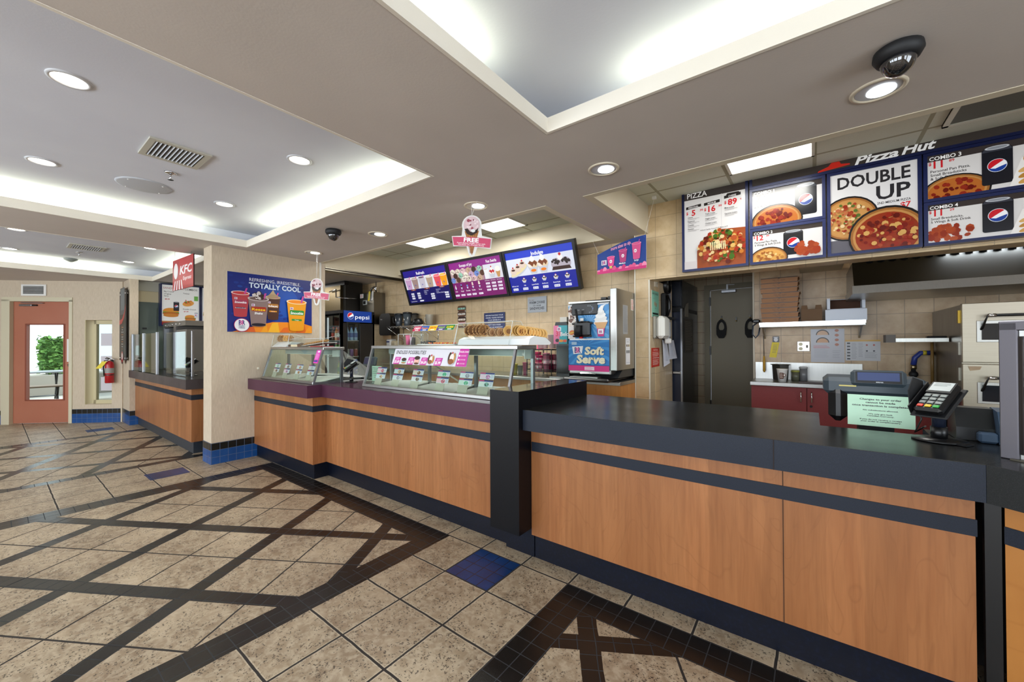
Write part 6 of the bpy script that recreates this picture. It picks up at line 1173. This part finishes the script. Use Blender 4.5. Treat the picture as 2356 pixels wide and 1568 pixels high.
for x0,x1 in ((-.09,-.03),(.03,.09)): m=M(); m.slab((x0,5.285,1.76),(x1,5.285,1.76),(x1-.006,5.27,1.80),(x0+.006,5.27,1.80),.003,CB); m.build('flap',o)
WBX=mat('#d5dbe6',.6); m=M(); m.box(.115,.44,5.25,5.48,1.629,1.742,WBX); m.build('white_box',label='closed white box on the wall shelf, under the open white box',cat='box')
o=thing('open_white_box','open white box with dark inside, on top of the closed white box','box',(.28,5.38,1.743)); m=M(); m.box(.13,.43,5.27,5.275,1.743,1.745,WBX); m.box(.13,.155,5.27,5.47,1.743,1.86,WBX); m.box(.405,.43,5.27,5.47,1.743,1.865,WBX); m.box(.155,.405,5.45,5.47,1.743,1.86,WBX); m.box(.13,.43,5.27,5.47,1.743,1.748,WBX); m.build('tray',o); m=M(); m.box(.156,.404,5.44,5.449,1.75,1.855,mat('#4a2c1c',.8)); m.box(.156,.404,5.28,5.44,1.7485,1.752,mat('#4a2c1c',.8)); m.build('lining',o)
def p1_(A,w,h): A.rect(0,0,w,h,'#b9b9c0'); A.ell(w*.36,h*.82,w*.2,h*.16,'#2c2420',20,0,180); A.ell(w*.36,h*.82,w*.17,h*.13,'#c8a080',20,0,180); A.ell(w*.36,h*.59,w*.2,h*.16,'#2c2420',20,0,180); A.ell(w*.36,h*.59,w*.17,h*.13,'#c89870',20,0,180); [A.ell(w*.78,h*(.95-i*.14),w*.06,h*.04,'#a86448') for i in range(4)]; A.lines(w*.08,h*.50,w*.5,3,h*.03,h*.01,'#c05050'); A.lines(w*.10,h*.40,w*.46,8,h*.035,h*.005,'#8c8c94'); A.lines(w*.65,h*.35,w*.25,5,h*.05,h*.01,'#94949c')
board_y(5.536,-.009,.28,1.187,1.552,'recipe_chart','laminated recipe chart with pizza pictures under the wall shelf','chart',p1_,.003)
def p2_(A,w,h): A.rect(0,0,w,h,'#c0c0c4'); A.rect(0,h*.92,w,h,'#c89c40'); [A.rect(w*.05,h*(.80-i*.15),w*.14,h*(.87-i*.15),'#20242c') for i in range(6)]; A.lines(w*.18,h*.84,w*.16,12,h*.065,h*.015,'#80808a'); A.lines(w*.38,h*.84,w*.14,10,h*.07,h*.015,'#80808a'); [A.ell(w*(.62+.2*(i%2)),h*(.75-.28*(i//2)),w*.03,h*.04,'#b04838' if i<2 else '#3c3c44') for i in range(4)]; A.lines(w*.56,h*.4,w*.36,6,h*.05,h*.012,'#88888c')
board_y(5.536,.287,.563,1.21,1.43,'task_chart','wide laminated task chart with an orange top edge','chart',p2_,.003)
o=thing('power_outlet','metal double power outlet plate on the kitchen tiles','outlet',(-.075,5.53,1.30)); m=M(); m.box(-.133,-.017,5.532,5.539,1.305,1.418,mat('#a8a49c',.3,1),.003); m.build('plate',o)
for z in (1.335,1.385): m=M(); m.lathe((-.10,5.532,z),[(.018,0),(.018,.003)],mat('#ded6b8',.5),14,ax='y'); m.build('socket',o)
m=M(); m.box(-.05,-.035,5.526,5.532,1.345,1.375,mat('#5a5248',.5)); m.build('switch',o)
m=M(); m.slab((-.40,5.532,1.235),(-.33,5.532,1.23),(-.30,5.532,1.405),(-.37,5.532,1.41),.003,mat('#e4cc28',.5)); A=Art(m,(-.375,5.531,1.26),(1,0,0),(.15,0,1)); A.lines(0,.12,.045,7,.015,.005,'#8a7c18'); m.build('inspection_tag',label='yellow tag hanging on the kitchen tiles above the steel pan',cat='tag')
m=M(); m.box(-.365,-.30,5.533,5.538,1.41,1.478,mat('#6c6c70',.5)); A=Art(m,(-.365,5.533,1.41),(1,0,0),(0,0,1)); A.ell(.032,.03,.02,.025,'#d0d0d4'); A.rect(.01,.052,.055,.06,'#c8c8cc'); m.build('wall_sticker',label='small grey sticker on the tiles above the yellow tag',cat='sticker')
o=thing('oven_brush','long brush with yellow handle hanging from the left end of the wall shelf','brush',(-.447,5.46,1.06)); m=M(); m.tube([(-.447,5.46,1.57),(-.445,5.46,1.25)],.004,MBK,6); m.build('rod',o); m=M(); m.lathe((-.445,5.46,1.06),[(.006,0),(.014,.02),(.013,.12),(.007,.19)],mat('#c8962c',.5),12); m.build('handle',o)
m=M(); m.tube([(-.50,5.40,1.64),(-.545,5.38,1.60),(-.55,5.38,1.50),(-.52,5.38,1.46),(-.49,5.39,1.50),(-.48,5.40,1.58)],.008,mat('#3c4450',.3),8); m.box(-.54,-.47,5.28,5.36,1.63,1.67,MBK,.01); m.build('cutter_hook',label='dark looped tool hooked on the left end of the wall shelf',cat='tool')
m=M(); m.lathe((-.285,5.40,.986),[(.07,0),(.078,.165),(.095,.17),(.095,.175),(.074,.172),(.066,.01)],MSS,4,False); m.build('steel_pan',label='deep square steel pan on the red cabinet behind the foam cup',cat='pan')
o=thing('foam_cup','white foam cup with a brown mug picture on the steel top','cup',(-.255,5.13,.986)); m=M(); m.lathe((-.255,5.13,.986),[(.035,0),(.050,.13),(.053,.133),(.053,.14),(.046,.138)],mat('#eeeae4',.6),22); m.build('body',o)
m=M(); A=Art(m,(-.285,5.079,1.0),(1,0,0),(0,-.10,1)); A.rrect(.008,.02,.046,.085,.008,'#5a3020'); A.ell(.052,.06,.012,.016,'#5a3020'); A.ell(.052,.06,.007,.010,'#eeeae4'); A.lines(.012,.075,.03,4,.013,.004,'#e8dcd0'); m.build('print',o)
for x,r,h,c,l,lc in ((-.147,.037,.095,'#6c6c58','short clear canister with a yellow lid on the steel top','#a8a850'),(-.075,.036,.135,'#77787a','taller clear canister with a steel lid on the steel top','#b8b8b8')):
    o=thing('canister',l,'canister',(x,5.35,.986)); m=M(); m.lathe((x,5.35,.986),[(r,0),(r,h)],mat(c,.2),20); m.build('jar',o); m=M(); m.lathe((x,5.35,.986+h),[(r*1.08,0),(r*1.08,.014),(r*.9,.02)],mat(lc,.4),20); m.build('lid',o)
m=M(); m.prism([(-.11,5.06),(.35,5.04),(.40,5.16),(.1,5.22),(-.06,5.2)],.986,1.0,mat('#2c1512',.4)); m.build('cutting_board',label='dark brown board lying on the steel top of the red cabinet',cat='board')
# pizza oven
o=thing('pizza_oven','large stainless double-deck pizza oven behind the glass guard','oven',(1.5,5.05,0)); OX=.93; SO=brushed('oven_steel','#a9a192',.35,'h'); m=M(); m.box(OX+.01,2.6,4.60,5.52,.1,1.695,SO); m.box(OX+.005,OX+.01,4.60,5.52,.1,1.69,MSSD); m.build('body',o)
for z0,z1 in ((1.245,1.70),(.78,1.232)):
    m=M(); m.box(OX,2.62,4.56,4.60,z0,z1,SO,.004); d=m.build('door',o); k=z1-z0
    m=M(); m.box(OX+.075,2.1,4.555,4.56,z0+k*.34,z0+k*.70,MSS,.004); m.box(OX+.10,2.05,4.55,4.556,z0+k*.38,z0+k*.65,mat('#22262c',.1)); m.build('window',d)
    m=M(); m.tube([(OX+.10,4.56,z0+k*.55),(OX+.12,4.50,z0+k*.78),(1.9,4.50,z0+k*.78)],.010,MBK,8); m.cyl((OX+.12,4.50,z0+k*.78),.013,.04,MCH,10,ax='x'); m.build('handle',d)
for z in (1.60,1.35,1.15): m=M(); m.box(OX-.012,OX+.012,4.60,4.63,z-.05,z+.05,mat('#a88c3c' if z==1.60 else '#8c8880',.4,1)); m.build('hinge',o)
m=M(); m.slab((OX+.03,4.558,1.215),(OX+.10,4.558,1.215),(OX+.09,4.558,1.19),(OX+.04,4.558,1.18),.001,mat('#a08a70',.7)); m.build('burn_mark',o)
m=M(); m.box(.60,.925,4.9,5.06,1.405,1.437,MSS); m.box(.535,.60,4.9,5.06,1.40,1.47,mat('#4c4640',.5)); m.box(.80,.925,4.93,5.0,1.437,1.455,MBK,.008); m.build('side_shelf',label='narrow steel shelf arm sticking out from the left side of the oven',cat='shelf')
m=M(); m.tube([(.91,5.45,1.30),(.84,5.45,1.298),(.80,5.45,1.25),(.79,5.45,1.18)],.022,mat('#2c3c8c',.4),10); m.tube([(.88,5.45,1.30),(.855,5.45,1.30)],.0235,mat('#c8b428',.4),10); m.cyl((.79,5.45,1.14),.024,.04,mat('#b8a888',.3,1),12); m.tube([(.79,5.45,1.14),(.79,5.45,.99)],.018,MBKM,8); m.ball((.79,5.45,1.09),.035,MBKM,10); m.build('gas_hose',label='blue gas hose with yellow collar beside the oven',cat='hose')
m=M(); m.tube([(.915,5.43,1.40),(.915,5.43,1.0)],.012,mat('#8c6c3c',.4),8); m.build('gas_pipe',label='thin brass gas pipe running down beside the oven',cat='pipe')
# extractor hood
o=thing('extractor_hood','wide stainless extractor hood over the oven','extractor hood',(1.4,4.9,1.83)); m=M(); HM=mat('#5c6064',.24,1); x0,x1=.30,3.6
m.prism([(4.60,1.90),(4.78,2.13),(5.52,2.13),(5.52,1.90)],x0+.0,x1,HM,'x'); m.build('canopy',o); m=M(); m.prism([(4.585,1.83),(4.60,1.90),(5.52,1.90),(5.52,1.83)],x0-.01,x1,MSS,'x'); m.build('lip',o); m=M(); m.box(x0+.04,x1,4.78,5.5,2.13,2.22,MBK); m.build('filter_housing',o)
for i in range(14): m=M(); xx=x0+.10+i*.075; m.box(xx,xx+.045,4.765,4.785,2.145,2.20,mat('#8c9298',.2,1)); m.box(xx+.01,xx+.035,4.76,4.766,2.155,2.19,MBK); m.build('baffle',o)
m=M(); m.box(-.1,.26,4.9,5.5,2.18,2.23,MCRM); m.build('duct_boxing',label='cream boxed panel under the kitchen ceiling left of the hood',cat='panel')
# ================================================================ RIGHT-HAND GLASS GUARD
GM=Matrix.Translation((.548,2.215,0))@Matrix.Rotation(R(-35),4,'Z'); o=thing('glass_guard','steel-framed glass guard standing on the angled counter at the right edge','glass guard',(.8,2.1,.985))
def gm(): q=M(); q.x=GM; return q
PF=mat('#67646a',.4,.7); m=gm(); m.box(0,.045,-.02,.02,.985,1.47,PF,.003); m.build('post',o); m=gm(); m.box(0,1.3,-.02,.02,1.44,1.475,PF,.003); m.build('top_rail',o); m=gm(); m.box(.055,.075,-.012,.012,.995,1.42,PF,.002); m.build('inner_post',o); m=gm(); m.box(.046,.066,-.01,.01,.986,1.005,MSS); m.build('foot_clip',o); m=gm(); m.box(.046,.068,-.01,.01,1.42,1.44,MSS); m.build('top_clip',o)
m=gm(); m.box(.076,1.28,-.003,.003,1.0,1.425,MGL); m.build('glass_pane',o); m=gm(); m.box(.03,1.3,-.035,.03,.9855,.99,mat('#4c4638',.4)); m.build('sill',o)
# ================================================================ FAR LEFT KITCHEN
def pst(x,label_): pass
o=thing('glass_partition','row of glass panels in steel posts on the far left counter','glass guard',(-8.5,1.55,.97))
for x in (-9.43,-8.63,-7.77): m=M(); m.box(x-.03,x+.03,1.49,1.52,.971,1.60,MAL,.003); m.build('post',o)
for a,b in ((-9.40,-8.66),(-8.60,-7.80)): m=M(); m.box(a,b,1.503,1.509,.98,1.59,MGL); m.build('glass_pane',o)
for x in (-6.75,): m=M(); m.box(x-.02,x+.02,1.66,1.69,.971,1.60,MAL,.003); m.build('post',o)
m=M(); m.box(-7.74,-6.77,1.60,1.606,.98,1.59,MGC); m.build('glass_pane',o)
o=thing('food_warmer','stainless food warmer with perforated side panel behind the far left glass','food warmer',(-8.6,2.1,.97)); m=M(); m.box(-9.30,-7.95,1.88,2.5,1.72,1.80,MSS); m.box(-9.30,-7.95,1.88,2.5,.972,1.0,MSS); m.box(-8.62,-8.50,1.88,2.5,1.0,1.72,MAL); m.box(-9.30,-9.24,1.88,2.5,1.0,1.72,MAL); m.build('frame',o)
m=M(); m.box(-8.50,-7.96,1.90,2.5,1.0,1.66,mat('#7d7870',.55,.3)); A=Art(m,(-8.50,1.90,1.0),(1,0,0),(0,0,1))
for zc in (.54,.30,.08):
    for r_ in (.10,.08,.06):
        for i in range(26): a=i/26*6.283; A.ell(.27+r_*1.6*math.cos(a),zc+r_*math.sin(a),.010,.006,'#2c2a28',6)
m.build('perforated_panel',o); m=M(); m.box(-9.24,-8.62,1.92,2.48,1.0,1.70,mat('#26292c',.3)); m.build('oven_interior',o)
for i in range(5):m=M(); m.cyl((-9.1+i*.22,1.875,1.75),.018,.01,MCH,12,ax='y'); m.build('knob',o)
def kfcb(A,w,h):
    A.rect(0,0,w,h,'#dcdcd8'); A.rect(0,0,w,h*.07,'#8c1c24'); A.text(w*.25,h*.02,'POUTINE YOUR FRIES $2',h*.035,'#f4e8e4','l',.01,w=w*.5); A.text(w*.04,h*.90,'SANDWICHES',h*.045,'#9c2c30','l'); A.text(w*.60,h*.90,'COMBOS',h*.045,'#30302c','l',.01)
    for v,t in ((.82,'Big Crunch'),(.76,'Original'),(.71,'Spicy')): A.text(w*.06,h*v,t,h*.03,'#24221e','l',.01)
    A.text(w*.08,h*.63,'$8.49',h*.03,'#b02028','l',.02); A.text(w*.56,h*.80,'Twister',h*.03,'#24221e','l',.01); A.text(w*.56,h*.40,'Double Crunch',h*.03,'#24221e','l',.01); A.text(w*.58,h*.34,'$7.49',h*.03,'#b02028','l',.02)
    def burger(u,v,s): A.ell(u,v+s*.28,s*.5,s*.26,'#c8822c'); A.rect(u-s*.5,v+s*.10,u+s*.5,v+s*.22,'#4c8c2c'); A.ell(u,v+s*.08,s*.52,s*.13,'#a85c1c'); A.ell(u,v-s*.06,s*.48,s*.14,'#b8762c')
    burger(w*.24,h*.26,w*.42); A.can(w*.38,h*.36,w*.15,h*.24); burger(w*.76,h*.15,w*.30); A.can(w*.92,h*.20,w*.10,h*.14,'#c8ccd4'); A.ell(w*.70,h*.56,w*.16,h*.07,'#d0903c',rot=15); A.blobs(w*.70,h*.60,w*.12,h*.05,16,w*.03,['#c87828','#4c8c2c','#b83020']); A.rect(w*.86,h*.64,w*.97,h*.76,'#5c9c3c'); A.rect(0,h*.07,w,h*.10,'#a8703c')
for i,(y0,y1,l) in enumerate(((1.90,2.50,'chicken menu board with burgers and wraps, behind the red hanging sign'),(2.51,3.1,'second chicken menu board, mostly hidden by the pillar'))):
    o=thing('menu_board',l,'menu board',(-9.58,(y0+y1)/2,1.76),'chicken menu boards'); m=M(); m.box(-9.74,-9.60,y0+.003,y1-.003,1.765,2.555,NV); m.build('light_box',o)
    m=M(); A=Art(m,(-9.598,y0+.02,1.785),(0,1,0),(0,0,1),.35); A.clip=(0,0,y1-y0-.04,.75); kfcb(A,y1-y0-.04,.75); m.build('printed_panel',o)
    m=M(); 
    for q in ((y0,y1,1.765,1.785),(y0,y1,2.535,2.555),(y0,y0+.02,1.785,2.535),(y1-.02,y1,1.785,2.535)): m.box(-9.60,-9.575,q[0],q[1],q[2],q[3],NV)
    m.build('frame',o)
o=thing('electrical_panel','grey-green electrical panel door on the far left wall','panel',(-9.73,1.78,1.3)); m=M(); m.box(-9.75,-9.735,1.64,1.88,1.2,2.1,GP); m.build('door',o); m=M(); m.box(-9.735,-9.73,1.68,1.74,1.70,1.73,MBK); m.build('latch',o)
m=M()
cs=[]; 
o=thing('hanging_chain_sign','red hanging sign with white lettering above the far left counter','sign',(-6.5,1.55,2.2)); a=Vector((-6.89,1.493,2.135)); b=Vector((-6.10,1.52,2.135)); U=(b-a).normalized(); w=(b-a).length; h=.405
m.slab(a,b,b+Vector((0,0,h)),a+Vector((0,0,h)),.012,mat('#3a1216',.5)); A=Art(m,a,U,(0,0,1)); A.clip=(0,0,w,h); A.rect(0,0,w,h,'#a82028'); A.rect(w*.33,h*.1,w,h*.95,'#b82830'); A.text(w*.36,h*.48,'KFC',h*.26,'#f2eeee','l',.03,w=w*.56,sh=.25); A.text(w*.52,h*.27,'Express',h*.12,'#f2eeee','l',.01,w=w*.38,sh=.3)
for i in range(4): A.poly([(w*(.04+i*.14),0),(w*(.10+i*.14),0),(w*(.16+i*.10),h*.30),(w*(.12+i*.10),h*.30)],'#ece6e6')
A.ell(w*.17,h*.62,w*.11,h*.26,'#ece6e6')
m.build('sign_panel',o)
for p in (a+U*.08,b-U*.08): m=M(); m.tube([tuple(p+Vector((0,0,h))),tuple(p+Vector((0,0,.66)))],.002,MAL,5); m.build('hanging_wire',o)
# info board and fire extinguisher on the corner pier
o=thing('info_board','tall narrow dark board with a red band and lettering on the corner pier','sign',(-10,1.46,1.13)); m=M(); m.box(-10.15,-9.60,1.440,1.453,1.14,2.39,mat('#2c2826',.4)); m.build('panel',o)
m=M(); A=Art(m,(-10.15,1.440,1.14),(.743,0,0),(0,0,1)); A.rect(.10,.82,.62,1.30,'#38444c'); A.rect(.15,.9,.57,1.28,'#5c6c74'); A.poly([(.0,.72),(.30,.74),(.60,.86),(.72,1.0),(.72,.92),(.55,.76),(.30,.66),(0,.64)],'#b8262c')
for i in range(10): A.text(.36,.58-i*.043,('It Comes','from','farms close','by so you','can taste','the fresh','in every','bite and','every','day')[i],.026,'#e8e2da' if i%3 else '#d8904c','c',.01,sx=1.6)
A.ell(.36,.06,.15,.13,'#1c1a1a'); A.ell(.36,.06,.12,.10,'#b03034'); A.ell(.36,.07,.08,.06,'#d8d0cc'); m.build('printed_panel',o)
for x in (-10.09,-9.65):
    for z in (1.18,2.33): m=M(); m.cyl((x,1.486,z),.014,.05,MCH,10,ax='y'); m.v=[Vector((v.x,v.y,v.z)) for v in m.v]; m.build('stand_off',o)
q=Vector((-11.427,.233,0))+DX*1.655-DB*.085
o=thing('fire_extinguisher','red fire extinguisher with a yellow tag on the diagonal wall','fire extinguisher',(q.x,q.y,.72)); RD=mat('#a81820',.25); m=M(); m.lathe((q.x,q.y,.725),[(.055,0),(.062,.01),(.062,.33),(.05,.375),(.02,.40)],RD,24); m.build('cylinder',o)
m=M(); m.lathe((q.x,q.y,.725+.18),[(.0628,0),(.0628,.09)],mat('#8c8c88',.4),24,cap=False); m.build('label_band',o); m=M(); m.lathe((q.x,q.y,.725+.14),[(.064,0),(.064,.015)],MBK,24,cap=False); m.build('strap',o)
m=M(); m.cyl((q.x,q.y,1.12),.02,.04,MCH,12); m.tube([tuple(q+DX*-.01+Vector((0,0,1.16))),tuple(q-DX*.02-DB*.06+Vector((0,0,1.17)))],.008,MBK,6); m.tube([tuple(q-DX*.05+Vector((0,0,1.19))),tuple(q+DX*.09+Vector((0,0,1.14)))],.009,MCH,6); m.build('valve_handle',o)
m=M(); m.tube([tuple(q+Vector((0,0,1.14))),tuple(q-DX*.08+Vector((0,0,1.13))),tuple(q-DX*.10+Vector((0,0,1.0))),tuple(q-DX*.085+Vector((0,0,.85)))],.010,MBK,8); m.build('hose',o)
m=M(); p=q-DB*.075; m.slab(tuple(p-DX*.17+Vector((0,0,.99))),tuple(p-DX*.08+Vector((0,0,.99))),tuple(p+DX*.02+Vector((0,0,1.12))),tuple(p-DX*.06+Vector((0,0,1.12))),.003,mat('#e0cc2c',.5)); m.build('tag',o)
m=M(); p=q+DB*.055; m.bar(tuple(p+Vector((0,0,.75))),tuple(p+Vector((0,0,1.15))),.03,.03,MBK,(1,0,0)); m.build('wall_bracket',o)
# ================================================================ OUTSIDE THE ENTRANCE
m=M(); m.box(-19,-15.0,-2.5,4,-.002,.004,mat('#c9c2ba',.7)); m.build('patio_slab',kind='structure')
m=M(); m.prism([(-14.0,-1.2),(-12.3,.45),(-11.35,1.35),(-12.6,2.8),(-15.0,1.2)],.001,.008,speckle('mat_pattern','#2a2824','#6a6456',.9,14,1)); m.build('entrance_mat',label='dark mottled floor mat outside the red wooden door',cat='mat')
m=M(); gm1,gm2=mat('#4f7a38',.8),mat('#6f9a4c',.8); hx0,hx1,hy0,hy1=-17.6,-17.0,.84,1.55
m.box(hx0,hx1-.05,hy0,hy1,.62,1.62,gm1,.12)
for i in range(420):
    p=Vector((hx1-.05+random.uniform(-.04,.06),random.uniform(hy0-.05,hy1),random.uniform(.65,1.68))); a=Vector((random.uniform(-1,1),random.uniform(-1,1),random.uniform(-1,1))).normalized()*.07; b=a.cross(Vector((random.random(),random.random(),1))).normalized()*.05
    m.add([p-a,p+b,p+a,p-b],[[0,1,2,3]],random.choice([gm1,gm2]))
m.build('hedge',label='sunlit green clipped hedge seen through the glass of the red door',cat='hedge')
m=M(); m.box(-17.9,-16.9,-1.5,2.6,0,.60,mat('#a39b92',.8),.02); m.build('planter',label='low pale planter under the hedge outside the red door',cat='planter')
o=thing('patio_bench','metal-legged bench outside the red door, in front of the planter','bench',(-14.6,.7,0)); m=M(); m.box(-14.85,-14.4,.0,1.15,.42,.46,mat('#6c5a4c',.6),.01); m.build('seat',o)
for y in (.12,1.0):
    for a,b in ((-14.82,-14.45),(-14.45,-14.82)): m=M(); m.tube([(a,y,0),(b,y,.42)],.018,MBKM,8); m.build('leg',o)
m=M(); m.tube([(-14.63,.12,.21),(-14.63,1.0,.21)],.014,MAL,8); m.build('stretcher',o)
o=thing('patio_table','dark-edged patio table with folding legs beyond the bench outside','table',(-15.7,.75,0)); m=M(); m.box(-16.1,-15.3,-.1,1.25,.72,.76,mat('#8c9096',.5),.01); m.build('tabletop',o)
for y in (.1,1.05):
    for a,b in ((-16.0,-15.4),(-15.4,-16.0)): m=M(); m.tube([(a,y,0),(b,y,.72)],.016,MBKM,8); m.build('leg',o)
